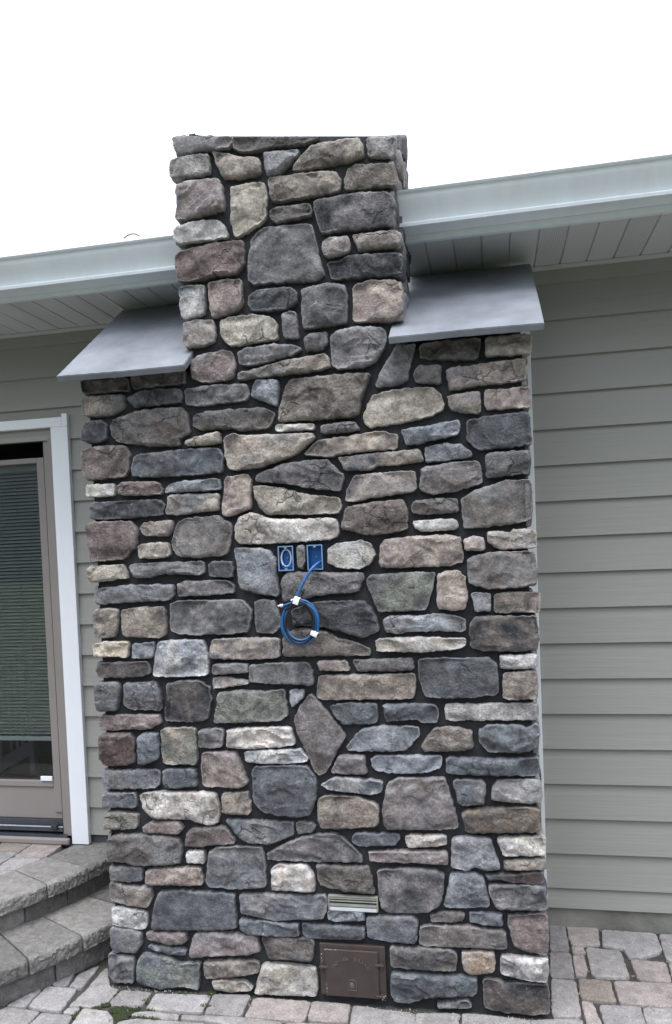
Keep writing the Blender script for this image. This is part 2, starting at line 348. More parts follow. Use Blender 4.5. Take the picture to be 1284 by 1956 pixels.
PAL = dict(b=(.128, .112, .103), n=(.172, .168, .170), d=(.078, .081, .089), k=(.034, .035, .041), s=(.115, .127, .143),
           t=(.32, .28, .245), c=(.41, .385, .335), p=(.215, .176, .172), r=(.092, .066, .062), g=(.20, .208, .183),
           w=(.45, .44, .43), l=(.27, .285, .315), m=(.20, .187, .192), y=(.44, .385, .29), o=(.23, .175, .125))
STONES = """
A 140 250
mn 568,30 915,30 905,70 880,92 750,102 640,130 600,134 578,105
mw 550,160 640,140 770,127 775,235 680,252 560,262 549,250
bt 790,118 850,120 960,148 1055,148 1068,180 1072,232 950,262 858,265 835,225 800,140
mp 590,305 660,285 820,268 850,310 862,440 740,475 650,500 590,505 580,485 600,400 582,340
ct 898,318 1000,295 1090,290 1105,350 1102,485 1060,525 940,600 925,605 898,520 905,460 902,400
wm 568,570 590,540 680,515 820,502 860,535 885,600 800,612 680,625 590,640 570,615
pr 580,710 620,685 800,640 968,622 978,700 975,760 930,810 800,830 640,860 590,855 583,770
sw 598,900 640,885 745,882 752,960 745,1040 710,1060 640,1075 620,1060 605,1000 610,950
tp 770,870 850,852 960,850 962,985 930,1025 810,1062 795,1060 778,1000
tm 628,1100 700,1082 800,1080 808,1160 798,1205 730,1230 650,1235 628,1215
ct 838,1085 900,1065 1010,1050 1140,1065 1165,1110 1168,1190 1040,1205 960,1225 890,1228 845,1175
mp 675,1310 720,1285 860,1252 900,1265 925,1330 910,1400 870,1425 730,1438 685,1420 668,1370
B 440 250
bn 18,30 510,30 430,60 250,85 150,105 60,112 12,90
lm 188,118 385,103 388,115 330,180 270,240 210,248 200,215
tb 440,100 460,75 700,33 735,33 758,75 760,135 650,170 500,195 355,222 355,190
mw 780,30 945,30 945,100 930,135 800,140 785,120
bt 670,215 720,185 920,180 938,220 945,300 800,320 700,335 655,330 650,275
tb 215,265 400,240 560,225 610,235 630,275 625,340 480,360 240,402 225,370
bn 225,455 260,435 450,415 465,445 460,475 350,500 260,525 232,505
mk 475,400 620,370 740,350 910,350 945,400 940,540 850,545 660,560 560,580 520,575 490,500
pw 527,640 560,612 670,600 685,630 680,680 640,700 560,715 530,700
tm 697,592 800,580 950,562 970,590 972,655 850,665 735,685 725,660
kd 555,748 625,740 680,710 850,695 950,690 980,730 985,810 850,825 680,840 575,848 565,800
dn 118,620 160,570 200,548 460,525 480,600 500,700 533,810 500,848 300,862 120,872 100,850 97,750
pt 705,885 780,858 945,852 985,910 988,1030 935,1085 800,1088 705,1092
ds 105,940 180,905 340,895 378,920 378,975 330,1012 200,1028 120,1025 100,990
nd 408,910 450,890 570,870 650,878 668,930 665,1090 600,1103 480,1120 415,1130 408,1020
nm 292,1050 320,1035 372,1032 388,1180 305,1182
dm 422,1185 460,1160 550,1152 552,1210 520,1250 440,1255 425,1235
dm 40,1270 80,1245 240,1220 360,1225 405,1245 350,1280 220,1315 80,1342 50,1330
nt 42,1385 150,1362 300,1320 440,1290 540,1275 565,1305 572,1345 450,1375 200,1405 45,1418
nm 575,1175 620,1140 720,1120 850,1122 890,1150 890,1220 830,1320 760,1350 620,1362 585,1345 580,1260
C 640 600
dn 340,190 380,172 462,165 440,250 412,370 380,395 240,415 230,400 260,330 310,250
kb 485,170 600,150 830,130 825,235 800,255 600,258 490,245
nt 862,130 1125,110 1125,215 1000,230 865,235
bn 455,320 480,292 605,290 610,385 590,395 460,382 450,350
ct 185,510 215,465 330,432 560,418 600,450 622,510 610,545 540,580 400,615 200,645 165,625 163,580
mt 638,315 710,295 720,305 860,280 1085,252 1098,370 1000,385 840,400 720,425 655,435 645,380
tm 645,470 740,450 830,442 834,565 720,558 665,540 650,505
pt 862,430 1000,425 1120,412 1125,520 1118,528 950,540 870,545 860,500
ds 757,610 870,585 1080,562 1110,565 1118,650 1125,740 1050,755 830,775 790,750 757,715
sl 378,660 460,650 560,635 700,605 718,625 710,680 560,720 410,748 395,710
sl 515,760 620,745 720,745 782,790 780,815 650,835 522,845
dn 860,810 920,792 1110,780 1122,830 1105,910 1000,922 870,935
mt 70,1005 115,925 280,908 462,900 468,1000 440,1015 260,1045 80,1075 58,1060
mb 497,880 650,855 820,840 842,900 840,970 700,1010 560,1032 495,1015 485,990
bn 725,1060 800,1010 970,955 1115,948 1128,990 1125,1170 1090,1190 900,1215 740,1225 727,1150
pb 60,1110 200,1080 390,1062 415,1130 412,1230 330,1250 180,1268 130,1250 35,1230
bm 435,1100 455,1070 560,1058 700,1056 708,1120 690,1135 500,1148 445,1140
cw 443,1190 530,1178 690,1175 710,1215 690,1235 500,1245 460,1228
wt 872,1245 930,1248 1010,1252 1020,1235 1130,1235 1155,1270 1155,1335 1060,1342 950,1348 880,1310
tp 740,1290 800,1272 850,1280 860,1350 745,1352
pt 258,1320 290,1290 450,1275 650,1265 720,1280 735,1420 660,1440 400,1452 250,1450
D 140 650
kb 38,228 305,210 315,285 180,298 50,300
kb 325,205 628,165 635,240 480,262 340,275
tn 42,340 100,318 280,308 288,375 235,420 100,435 45,425
kd 305,330 380,285 600,272 620,310 610,350 500,365 350,382 320,355
dn 633,280 750,258 985,247 1002,300 995,335 850,355 700,372 640,365
kd 45,545 65,470 150,457 185,490 185,555 140,578 80,588 42,570
bn 205,490 230,450 400,395 610,383 640,410 665,520 600,560 600,600 450,605 250,585 215,540
tc 637,585 700,555 830,522 843,580 760,598 645,600
bd 682,430 760,405 1080,382 1150,415 1120,500 950,518 900,498 720,510 685,490
pb 42,635 120,608 290,605 318,650 315,740 290,780 160,790 80,800 50,770
ds 345,665 400,650 700,620 830,618 852,660 848,750 700,768 400,782 335,775 332,740
wc 65,828 225,820 230,885 150,895 65,892
tp 248,830 280,812 480,812 505,850 500,880 300,888 250,875
lm 530,840 600,808 830,792 840,850 700,862 520,872
tp 865,785 1000,770 1012,800 1010,960 950,985 880,1010 850,995 860,890
dk 85,960 110,930 490,912 515,945 500,1000 300,1018 90,1025
tn 540,885 700,882 830,880 825,975 690,980 650,998 525,998
pr 68,1055 120,1040 320,1038 358,1080 355,1180 290,1250 100,1270 80,1180 70,1100
pt 377,1080 400,1045 560,1030 565,1090 540,1118 400,1120
bn 562,1160 590,1050 640,1020 820,1008 880,1040 905,1060 895,1170 870,1230 700,1245 600,1240 570,1200
ct 370,1175 480,1158 540,1165 552,1235 440,1250 370,1248
ct 73,1310 180,1290 280,1290 310,1360 200,1375 95,1388 80,1350
dn 312,1290 500,1275 740,1270 748,1330 720,1345 520,1335 450,1355 345,1362
dk 772,1290 800,1268 900,1268 915,1310 905,1358 780,1352
mn 592,1400 640,1382 880,1378 915,1410 912,1445 800,1460 600,1468
sn 120,1450 140,1425 300,1405 568,1402 570,1460 540,1490 400,1495 150,1512 118,1495
E 400 650
nt 82,565 130,532 180,548 590,532 600,555 480,660 300,720 140,742 105,725 90,660
bt 430,290 460,225 640,205 800,190 920,187 880,290 850,420 800,440 600,450 395,462 398,400
ls 240,290 260,225 390,225 395,270 380,372 320,350 240,322
wt 382,482 480,480 598,477 597,505 480,515 382,520
nb 637,490 740,472 835,467 858,510 770,525 640,532
tb 630,570 800,550 960,522 1075,540 1072,620 900,632 760,648 680,665 542,655 570,620
nt 740,672 1000,642 1205,625 1225,690 1100,708 960,715 920,740 775,740 755,700
dm 265,775 400,715 560,688 680,688 768,780 750,860 600,850 450,820 265,805
ct 250,832 400,845 560,885 740,905 755,950 740,990 550,995 330,995 290,960 258,900
tw 143,1080 170,1010 240,988 330,1020 480,1030 720,1018 738,1060 735,1120 690,1140 480,1155 300,1165 170,1165 150,1140
nl 142,1195 290,1190 350,1210 378,1260 380,1350 392,1455 380,1468 240,1440 175,1420 160,1320
cw 675,1200 720,1170 860,1145 920,1165 948,1230 920,1280 860,1310 740,1300 680,1275
bn 497,1180 542,1178 545,1270 528,1310 505,1300
mn 410,1380 450,1330 580,1330 880,1335 880,1370 850,1440 700,1455 600,1465 520,1490 415,1500
G 140 1100
tb 105,215 150,188 250,190 245,310 225,350 120,355 108,270
tb 272,200 370,182 510,178 528,260 525,335 480,358 275,345
dn 553,165 600,145 960,140 1020,195 1000,320 850,335 700,338 600,330 558,315
nd 1035,150 1080,135 1150,145 1185,250 1190,290 1145,330 1045,322
yc 108,400 160,382 308,380 305,468 200,462 115,465
ls 330,395 455,382 452,470 335,475
wl 485,380 580,370 740,370 765,450 770,572 600,578 455,578 465,480
tm 790,372 900,360 1175,358 1180,470 1000,478 785,475 783,430
kb 122,540 150,500 420,498 435,560 400,575 280,585 145,585
mn 797,510 995,503 997,558 797,563
wt 797,590 870,583 1000,608 1000,622 830,645 797,645
ns 118,620 250,612 260,650 245,770 160,778 128,770 120,700
ms 282,620 460,612 495,680 498,775 400,770 320,770 285,745
bk 528,625 620,602 700,602 775,640 785,720 760,830 640,838 525,830 522,780 535,690
gn 825,672 960,658 1090,668 1205,655 1225,800 1180,832 1000,840 800,845 815,780
pp 142,810 250,805 490,800 495,850 440,880 150,885
rr 142,920 200,905 320,905 345,940 345,1070 300,1085 180,1088 150,1050
ls 365,925 400,905 475,908 482,970 480,1050 410,1082 370,1078
tg 498,880 690,870 698,960 705,1060 690,1085 515,1080 505,1000
dm 720,885 850,880 855,915 848,985 718,985
tw 880,885 1000,875 1240,872 1270,970 1200,980 1000,992 878,985
tp 735,1015 930,1012 965,1110 1000,1195 940,1222 860,1215 740,1212 730,1120
nl 162,1120 480,1118 490,1150 490,1200 460,1220 175,1225 160,1180
ds 508,1115 690,1110 708,1205 620,1215 520,1218
ns 160,1260 200,1250 340,1250 358,1280 350,1330 165,1328
tw 378,1255 500,1243 810,1248 835,1370 825,1420 770,1432 700,1410 660,1395 460,1395 400,1340
bt 848,1250 995,1248 1000,1290 1012,1300 1010,1370 850,1368
tg 178,1360 250,1358 365,1375 360,1450 250,1460 165,1458
pp 392,1440 440,1412 600,1412 625,1450 600,1480 400,1472
F 400 1050
kd 470,350 540,320 620,298 880,295 930,330 970,440 960,470 880,508 830,490 700,455 640,440 480,435
bb 418,520 430,490 520,450 600,455 680,478 730,510 850,540 920,575 915,607 600,608 418,613
tp 618,643 780,640 806,690 700,692 630,690
bm 820,638 1000,632 1160,625 1168,690 1040,695 850,697
bt 622,725 900,722 1170,715 1182,760 1168,850 1100,858 650,862 615,845
ls 458,808 535,805 530,850 470,908 460,880
bm 575,830 620,870 690,960 778,1070 730,1160 660,1280 628,1300 600,1270 570,1190 505,1060 485,970 520,900
sd 690,905 740,885 955,888 960,1000 760,1002 720,960
sl 785,1135 840,1060 880,1030 1000,1015 1195,1020 1208,1060 1130,1150 1000,1160 900,1155 800,1155
mm 695,1280 735,1190 780,1182 885,1185 898,1290 780,1290
ws 638,1350 720,1310 860,1320 985,1335 990,1390 930,1405 800,1390 680,1375
dn 228,668 340,655 560,650 590,700 592,778 470,770 360,770 228,755
wl 197,1165 300,1152 520,1150 560,1190 560,1215 450,1225 300,1225 210,1215
J 650 1000
dg 148,330 175,295 320,285 542,280 530,370 490,492 380,500 220,505 200,460
sd 243,1040 540,1038 565,1095 550,1140 480,1145 440,1125 320,1130 265,1135
ls 175,1360 200,1340 420,1335 580,1340 580,1400 500,1430 350,1438 220,1425 180,1400
bn 727,210 760,190 870,165 1115,162 1125,280 1130,340 1060,360 850,375 735,340
pt 560,295 600,275 680,272 715,310 730,420 710,490 670,500 560,485 555,440
ml 748,400 860,402 862,440 860,500 775,505 765,450
tb 882,405 1000,395 1143,395 1145,510 1000,512 885,510
ln 242,560 270,535 460,530 590,518 720,550 715,620 540,615 400,620 320,632 260,620
bk 742,585 770,540 850,535 1120,532 1135,600 1138,720 1050,735 800,728 745,700
wt 203,668 340,655 520,655 720,665 720,700 640,725 480,735 210,735
lw 915,758 1125,753 1128,832 920,838
ds 445,790 480,775 700,775 850,773 890,800 905,870 905,980 750,1000 490,998 455,900
tb 935,860 1130,848 1132,960 1125,1005 940,1012 932,950
wm 600,1042 800,1040 1130,1035 1130,1128 900,1130 605,1130
tb 465,1280 530,1180 650,1172 750,1190 762,1290 700,1305 480,1308
sd 795,1190 850,1160 1040,1160 1070,1180 1130,1150 1140,1200 1135,1290 1050,1315 850,1310 800,1250
ds 610,1345 850,1352 1100,1350 1140,1345 1140,1420 1130,1448 800,1445 610,1438
H 180 1456
bn 70,450 110,420 400,425 480,445 498,500 490,580 400,590 220,592 180,575 70,570
pb 525,420 550,382 740,372 800,450 800,472 650,478 620,487 515,482
ns 745,332 900,340 1130,350 1145,420 1010,475 880,468 820,430
dm 1155,350 1240,348 1268,375 1250,408 1165,415
ww 525,515 625,518 628,585 528,580
sn 655,520 700,492 955,490 975,590 978,720 880,725 800,732 660,718 635,690 645,600
sn 85,600 265,608 268,680 200,690 90,680
pt 292,625 400,612 600,612 622,700 580,708 295,705
tm 80,710 110,690 160,712 320,725 322,790 300,835 200,828 90,795
nw 95,850 130,840 290,870 303,910 290,965 180,955 95,935
ds 365,750 500,738 600,750 800,762 805,900 808,955 700,968 480,962 325,962 335,860
ns 92,955 200,965 265,985 262,1060 235,1095 110,1092 88,1060
pb 293,985 400,982 520,985 528,1030 500,1052 400,1050 300,1020
ds 297,1060 400,1062 520,1085 518,1115 440,1112 340,1085
pm 548,1060 570,985 700,985 925,1005 948,1090 860,1112 660,1115 560,1128 540,1110
nd 75,1105 220,1128 222,1200 215,1275 110,1268 80,1230
sg 245,1150 270,1105 400,1125 480,1165 600,1160 590,1310 500,1290 380,1305 270,1282 240,1250
bt 622,1150 800,1145 940,1155 940,1215 800,1235 630,1248
tg 670,1265 760,1258 860,1268 905,1310 800,1320 690,1305
cw 962,1162 1110,1172 1262,1190 1275,1300 1270,1350 1150,1345 915,1335 930,1270
I 440 1456
ds 122,28 430,22 470,70 490,110 488,200 460,300 410,318 270,305 170,275 135,225
sn 50,765 290,765 420,775 540,768 555,820 530,905 360,905 260,915 150,890 55,870
bn 178,1015 280,1012 470,1025 475,1060 465,1150 300,1138 220,1135
bt 500,220 540,200 700,200 780,222 848,260 845,370 700,380 600,385 520,380 500,330
bm 870,270 900,130 960,98 1230,95 1250,160 1290,300 1308,380 1200,388 900,388 878,350
ds 697,440 720,412 960,420 970,440 945,480 740,485 700,470
tw 1005,425 1235,425 1240,470 1170,488 1015,490
dm 208,530 300,480 420,430 580,412 640,440 750,545 748,578 500,575 210,565
pm 795,520 960,515 1240,518 1248,590 1100,580 800,570
tw 230,625 260,595 430,595 475,660 480,748 300,742 235,738
bb 485,592 640,600 790,608 810,680 825,765 700,750 560,725 510,710
dm 845,625 1000,612 1180,625 1220,650 1220,740 1195,830 1130,865 900,862 865,835 850,730
ds 50,905 250,925 385,938 385,1002 250,1000 100,988 55,960
ds 412,935 600,948 765,955 765,1025 600,1020 440,1015 415,990
sl 555,870 600,855 760,858 768,915 600,918 555,905
ns 782,898 900,890 1040,885 1072,920 1065,1045 900,1030 785,1010
K 660 1456
sn 618,105 780,105 805,130 800,240 680,252 650,235
nw 840,160 870,110 1115,105 1125,180 1120,240 980,238 838,220
bo 665,290 850,265 1110,268 1115,400 900,405 690,405
lm 610,440 720,430 830,445 850,500 888,615 800,618 740,600 690,628 610,600
wc 868,440 1000,435 1145,435 1150,540 1000,540 905,540
tg 905,578 1000,568 1148,560 1150,620 1000,625 915,622
kr 805,650 950,650 1138,635 1140,690 1120,705 980,695 900,680 820,680
nd 820,710 1000,712 1130,715 1165,845 1120,852 870,848 830,770
ls 600,650 740,640 790,670 830,835 700,840 590,842 565,830 590,720
mb 483,890 560,870 680,872 675,920 600,928 490,920
ds 712,872 895,878 900,945 800,940 715,920
bn 430,945 700,950 915,978 925,1075 700,1065 425,1055
pb 930,890 1150,878 1165,990 1158,1112 1040,1090 965,1060 935,940
bd 252,1065 400,1070 600,1078 638,1110 635,1200 480,1195 260,1178
to 668,1100 750,1092 850,1100 858,1150 850,1210 720,1222 675,1190
nw 890,1115 1000,1130 1160,1135 1165,1230 1150,1268 1020,1250 890,1210
sd 258,1215 450,1220 620,1235 750,1245 748,1345 580,1352 450,1358 380,1390 290,1385 260,1340
bk 790,1250 950,1275 1165,1285 1172,1450 1060,1455 900,1440 795,1415
dn 530,1390 700,1372 722,1415 530,1415
"""
def parse(txt):
    out = []; ox = oy = 0; sc = 3.0
    for ln in txt.strip().splitlines():
        p = ln.split()
        if ',' not in p[1]:
            ox, oy = float(p[1]), float(p[2]); sc = float(p[3]) if len(p) > 3 else 3.0; continue
        out.append((p[0], [(ox+float(a)/sc, oy+float(b)/sc) for a, b in (q.split(',') for q in p[1:])]))
    return out
def tint(code):
    def j(c, s=.07):
        k = 1+random.uniform(-s, s); h_ = random.uniform(-.018, .018)
        return (c[0]*k*(1+h_), c[1]*k, c[2]*k*(1-h_))
    f = random.uniform(.92, 1.08); c, c2 = j(PAL[code[0]], .03), j(PAL[code[1]], .03)
    if code[0] == code[1]: c2 = tuple(v*1.25 for v in c)
    return tuple(v*f for v in c), tuple(v*f for v in c2)

D = 0.68                # distance from the stone face back to the house wall
BED = 0.026             # how far the mortar lies behind the stone faces
SXL, SXR = -1.087, -0.278      # stack edges
BXL, BXR = -1.506, 0.146       # body edges

# top cut of the stack
def top_z(X, Y):
    p = onY(331, 260, 0); q = onY(755, 260, 0); r = onX(785, 260, SXR+.02)
    n = np.cross(q-p, r-p); return p[2]-(n[0]*(X-p[0])+n[1]*(Y-p[1]))/n[2]

# ------------------------------------------------------------------ ground
def vary(c, a, b):
    k = random.uniform(a, b); return tuple(v*k for v in c)
def sheet(name, x0, x1, y0, y1, z, m, n=1):
    mb = MB(); vs = [(x0+(x1-x0)*i/n, y0+(y1-y0)*j/n, z) for j in range(n+1) for i in range(n+1)]
    mb.add(vs, [(j*(n+1)+i, j*(n+1)+i+1, (j+1)*(n+1)+i+1, (j+1)*(n+1)+i) for j in range(n) for i in range(n)])
    return mb.build(name, m)
tag(sheet('ground', -60, 60, -60, 60, -.03, 'soil'), kind='structure')
tag(sheet('joint_sand', -4.5, 3.2, -4.2, .72, -.012, 'sand'), kind='structure')

PAVERS = """
R 980 1500 4.2237
a 296,1105 418,1120 462,1330 298,1330
b 430,1122 690,1150 700,1285 478,1288 452,1230
a 715,1160 1150,1190 1210,1335 1050,1392 935,1385 885,1318 722,1290
a 1175,1195 1560,1215 1560,1425 1240,1408 1212,1330
c 298,1342 466,1350 500,1552 302,1545
b 472,1300 566,1302 588,1350 484,1355
b 482,1368 570,1368 603,1480 588,1540 502,1530
c 586,1302 868,1332 950,1550 640,1540
b 940,1400 1232,1425 1285,1588 1015,1568
b 1250,1430 1600,1450 1600,1610 1300,1590
c 304,1558 508,1572 556,1868 315,1860
d 520,1556 786,1572 836,1745 690,1738 552,1718
b 806,1572 1284,1598 1600,1620 1600,1805 1030,1768 862,1752
b 552,1736 645,1748 735,1960 610,1960
a 694,1765 1028,1780 1085,1960 750,1960
e 1046,1786 1600,1810 1600,1990 1090,1970
c 318,1876 560,1886 590,1990 330,1990
L 0 1780 3.057
a 305,300 440,232 392,314 325,316
a 402,318 462,243 588,190 478,328
a 30,430 252,320 148,438
a 160,434 275,315 455,328 352,463
c -60,470 0,455 40,436 236,462 160,540 100,575 -100,580
c 400,432 500,340 600,222 628,205 645,320 698,336 632,408 540,438
a 365,468 400,440 470,440 430,480
a 172,540 245,466 425,488 385,560 350,600 130,600
e 485,442 635,462 668,515 640,600 380,600 430,518
c 645,402 710,338 882,350 838,418 800,442 655,430
a 850,448 910,356 1236,366 1178,468
e 770,470 860,460 1045,478 1040,510 930,505 780,490
c 690,520 800,505 905,512 1200,530 1190,600 640,600
c 1056,480 1400,495 1560,512 1560,560 1210,520 1060,505
P 160 1840 2.675
c 662,156 858,156 802,272 615,252
b 872,170 1165,192 1128,298 822,272
c 830,285 1010,295 1020,345 810,345
c 1030,300 1300,312 1300,360 1035,350
Q 440 1456 3
b 470,1366 690,1384 672,1490 440,1475
c 700,1390 1062,1436 1058,1530 682,1520
K 660 1456 3
c 402,1434 652,1436 652,1540 395,1540
c 668,1432 1050,1472 1080,1550 664,1550
c 1058,1478 1180,1470 1330,1500 1380,1560 1085,1550
"""
PV = dict(a=(.285, .275, .28), b=(.325, .288, .275), c=(.265, .252, .25), d=(.25, .218, .195), e=(.34, .325, .32))
pvm = MB(); flat = lambda z0: (lambda u, v, h: (u, v, z0+h))
def paver(P, c, z0=-.024, T=.024):
    stone_mesh(pvm, P, flat(z0), T, c, vary(c, .72, .9), rough=.30, cell=.0105, rnd=.005, jit=.0030, sk=.07, grow=.0006, relief=.6)
traced = []
for code, px in parse(PAVERS):
    P = np.array([onZ(x, y, 0)[:2] for x, y in px]); cc = P.mean(0); P = cc+(P-cc)*1.0
    traced.append(P); paver(P, vary(PV[code], .94, 1.06))
# rest of the patio, beyond what was traced
ctr = np.array([0, 0])
y = -.165
row = 0
while y > -3.6:
    hgt = random.choice((.115, .15, .15)); x = -3.4-random.uniform(0, .1)
    while x < 2.4:
        wd = random.choice((.10, .15, .15, .2, .24))
        P = np.array([(x+.003, y-hgt+.003), (x+wd-.003, y-hgt+.003), (x+wd-.003, y-.003), (x+.003, y-.003)])
        if max(dist_in(P.mean(0)[None], t)[0] for t in traced) < -.045:
            mbb = pvm; c = vary(PV[random.choice('abcce')], .9, 1.08)
            # beyond the frame: plain chamfered blocks
            z = random.uniform(-.002, .002); b = .006
            vs = [(*p, -.02) for p in P]+[(*p, z-b) for p in P]
            cc = P.mean(0); vs += [(*(cc+(p-cc)*(1-2*b/wd)), z) for p in P]
            fs = [(i, (i+1) % 4, 4+(i+1) % 4, 4+i) for i in range(4)]+[(4+i, 4+(i+1) % 4, 8+(i+1) % 4, 8+i) for i in range(4)]+[(8, 9, 10, 11)]
            pvm.add(vs, fs, c, tuple(v*.85 for v in c), (random.uniform(0, 9),)*3)
        x += wd
    y -= hgt
y = .66
while y > -.30:
    x = .80
    while x < 2.4:
        wd = random.choice((.15, .2, .24)); c = vary(PV[random.choice('abcce')], .9, 1.08)
        P = np.array([(x+.003, y-.145), (x+wd-.003, y-.145), (x+wd-.003, y-.003), (x+.003, y-.003)])
        if max(dist_in(P.mean(0)[None], t)[0] for t in traced) < -.045:
            pvm.add([(*p, -.02) for p in P]+[(*p, 0) for p in P], [(0, 1, 5, 4), (1, 2, 6, 5), (2, 3, 7, 6), (3, 0, 4, 7), (4, 5, 6, 7)], c, tuple(v*.85 for v in c), (random.uniform(0, 9),)*3)
        x += wd
    y -= .148
tag(pvm.build('patio', 'paver', smooth=True, sharp=38), kind='structure')

# moss in the joints
mm = MB()
def moss_at(px, py, r, n, z=.0):
    n = int(n*.62)
    c = onZ(px, py, 0)
    for _ in range(n):
        a = random.uniform(0, 6.28); q = r*math.sqrt(random.random()); x = c[0]+q*math.cos(a)*1.6; y2 = c[1]+q*math.sin(a)*.8
        s = random.uniform(.0018, .0042); h = s*random.uniform(.5, 1.3)+z-.004*random.random()
        k = 5; a0 = random.uniform(0, 6)
        ring = [(x+s*math.cos(a0+6.283*i/k), y2+s*math.sin(a0+6.283*i/k), -.006) for i in range(k)]
        mm.add(ring+[(x+random.uniform(-1, 1)*s*.6, y2+random.uniform(-1, 1)*s*.6, h)], [(i, (i+1) % k, k) for i in range(k)])
L_ = lambda a, b: (a/3.057, 1780+b/3.057)
for a, b, r, n in [(565, 442, .014, 130), (620, 420, .012, 110), (660, 370, .012, 90), (685, 345, .010, 60), (690, 450, .022, 420), (740, 440, .016, 260), (790, 440, .012, 120),
                   (700, 490, .020, 360), (670, 520, .016, 200), (740, 470, .018, 260), (850, 500, .020, 420), (900, 505, .016, 260), (810, 490, .014, 160), (460, 475, .014, 140), (430, 490, .010, 80),
                   (860, 400, .014, 150), (1200, 430, .014, 170), (1225, 380, .012, 120), (1240, 350, .010, 70), (1050, 350, .008, 50), (880, 450, .010, 60), (470, 438, .007, 40)]:
    moss_at(*L_(a, b), r, n)
tag(mm.build('moss', 'moss'), 'green moss growing in the paver joints at the chimney foot', kind='stuff')

# loose grit lying on the pavers
gm = MB()
for _ in range(1100):
    if random.random() < .55: x, y_ = random.uniform(-1.5, .15), -abs(random.gauss(0, .035))-.002
    elif random.random() < .7: x, y_ = random.uniform(.16, .9), random.uniform(0, .66)
    else: x, y_ = random.uniform(-2, .9), random.uniform(-.4, 0)
    s_ = random.choice((.0010, .0014, .0020, .0028)); k = 5; a0 = random.uniform(0, 6)
    ring = [(x+s_*random.uniform(.7, 1.3)*math.cos(a0+6.283*i/k), y_+s_*random.uniform(.7, 1.3)*math.sin(a0+6.283*i/k), -.002) for i in range(k)]
    gm.add(ring+[(x, y_, s_*1.3)], [(i, (i+1) % k, k) for i in range(k)])
MAT['grit'] = mat('mixed_grit', (.25, .24, .22), .95, .85, 60)
tag(gm.build('grit', 'grit'), 'loose grit and crumbs on the pavers around the chimney foot', kind='stuff')

# ------------------------------------------------------------------ curved steps at the door
steps = empty('garden_steps', (-3.2, .68, 0), 'curved two step stair of grey concrete blocks below the sliding door', 'steps')
SC = (-3.2, .9)
def arc_block(mb, R0, R1, a0, a1, z0, z1, rough=.0055, n=44, splitface=True, c=(.275, .265, .255)):
    """one curved block: top smooth, outer face split and rough"""
    a0 += .0022; a1 -= .0022; nr, nz = 5, 5; s = random.uniform(0, 90)
    zt = random.uniform(-.0015, .0015)
    def pt(i, r, z, k=0):
        a = a0+(a1-a0)*i/n; ed = .003 if i in (0, n) else 0
        rr = r
        if k: rr += rough*(.4*N3(a*45, z*30, s)+.8*N3(a*130, z*90, s)+.9*N3(a*260, z*180, s+3))*k-ed
        return (SC[0]+rr*math.cos(a), SC[1]+rr*math.sin(a), z)
    prof = [(R0, z0, 0), (R1-.01, z0, .6), (R1, z0+.006, 1)]+[(R1+.002, z0+(z1-z0)*t, 1.2) for t in (.14, .25, .36, .47, .58, .69, .80)]+[(R1-.002, z1-.006+zt, 1), (R1-.012, z1+zt, .5), (R1-.05, z1+zt, 0), (R0, z1+zt, 0)]
    k = len(prof); vs = []
    for i in range(n+1):
        for r, z, q in prof:
            p = pt(i, r, z, q); 
            if z > z1-.004 and q < .6: p = (p[0], p[1], p[2]+.0015*N3(p[0]*30, p[1]*30, s))
            vs.append(p)
    fs = [(i*k+j, i*k+(j+1) % k, (i+1)*k+(j+1) % k, (i+1)*k+j) for i in range(n) for j in range(k)]
    fs += [tuple(range(k)), tuple(n*k+j for j in range(k))[::-1]]
    cc = vary(c, .88, 1.1)
    mb.add(vs, fs, cc, tuple(v*.8 for v in cc), (random.uniform(0, 30),)*3)
def ang(px, py, z): p = onZ(px, py, z); return math.atan2(p[1]-SC[1], p[0]-SC[0])
def angles(seed, lo=-1.9, hi=-.15):
    a = sorted(seed); out = list(a); w_ = .155
    while out[-1] < hi-.2: out.append(out[-1]+w_)
    out.append(hi)
    while out[0] > lo: out.insert(0, out[0]-w_)
    return out
jt = angles([ang(91, 1690, .285), ang(166, 1656, .285)], hi=-.148)
jl = angles([ang(57, 1835, .145), ang(160, 1790, .145)], hi=-.126)
RT, RL = 1.475, 1.748
up, lowc, ru, rl = MB(), MB(), MB(), MB()
for a, b in zip(jt[:-1], jt[1:]): arc_block(up, RT-.27, RT, a, b, .285-.066, .285)
for a, b in zip(jl[:-1], jl[1:]): arc_block(lowc, RL-.315, RL, a, b, .145-.068, .145)
for a, b in zip([q-.06 for q in jt[:-1]], [q-.06 for q in jt[1:]]): arc_block(ru, RT-.25, RT-.035, a, min(b, -.15), .10, .217, .004)
for a, b in zip([q-.06 for q in jl[:-1]], [q-.06 for q in jl[1:]]): arc_block(rl, RL-.25, RL-.035, a, min(b, -.128), -.02, .075, .004)
MAT['stepstone'] = stone_mat('step_block_concrete', rough=.92, mott=.55, bump=.007, flecks=False, sc=2.2, specks=True)
up.build('upper_tread', 'stepstone', steps, True, 40); lowc.build('lower_tread', 'stepstone', steps, True, 40)
ru.build('riser', 'stepstone', steps, True, 40); rl.build('riser', 'stepstone', steps, True, 40)
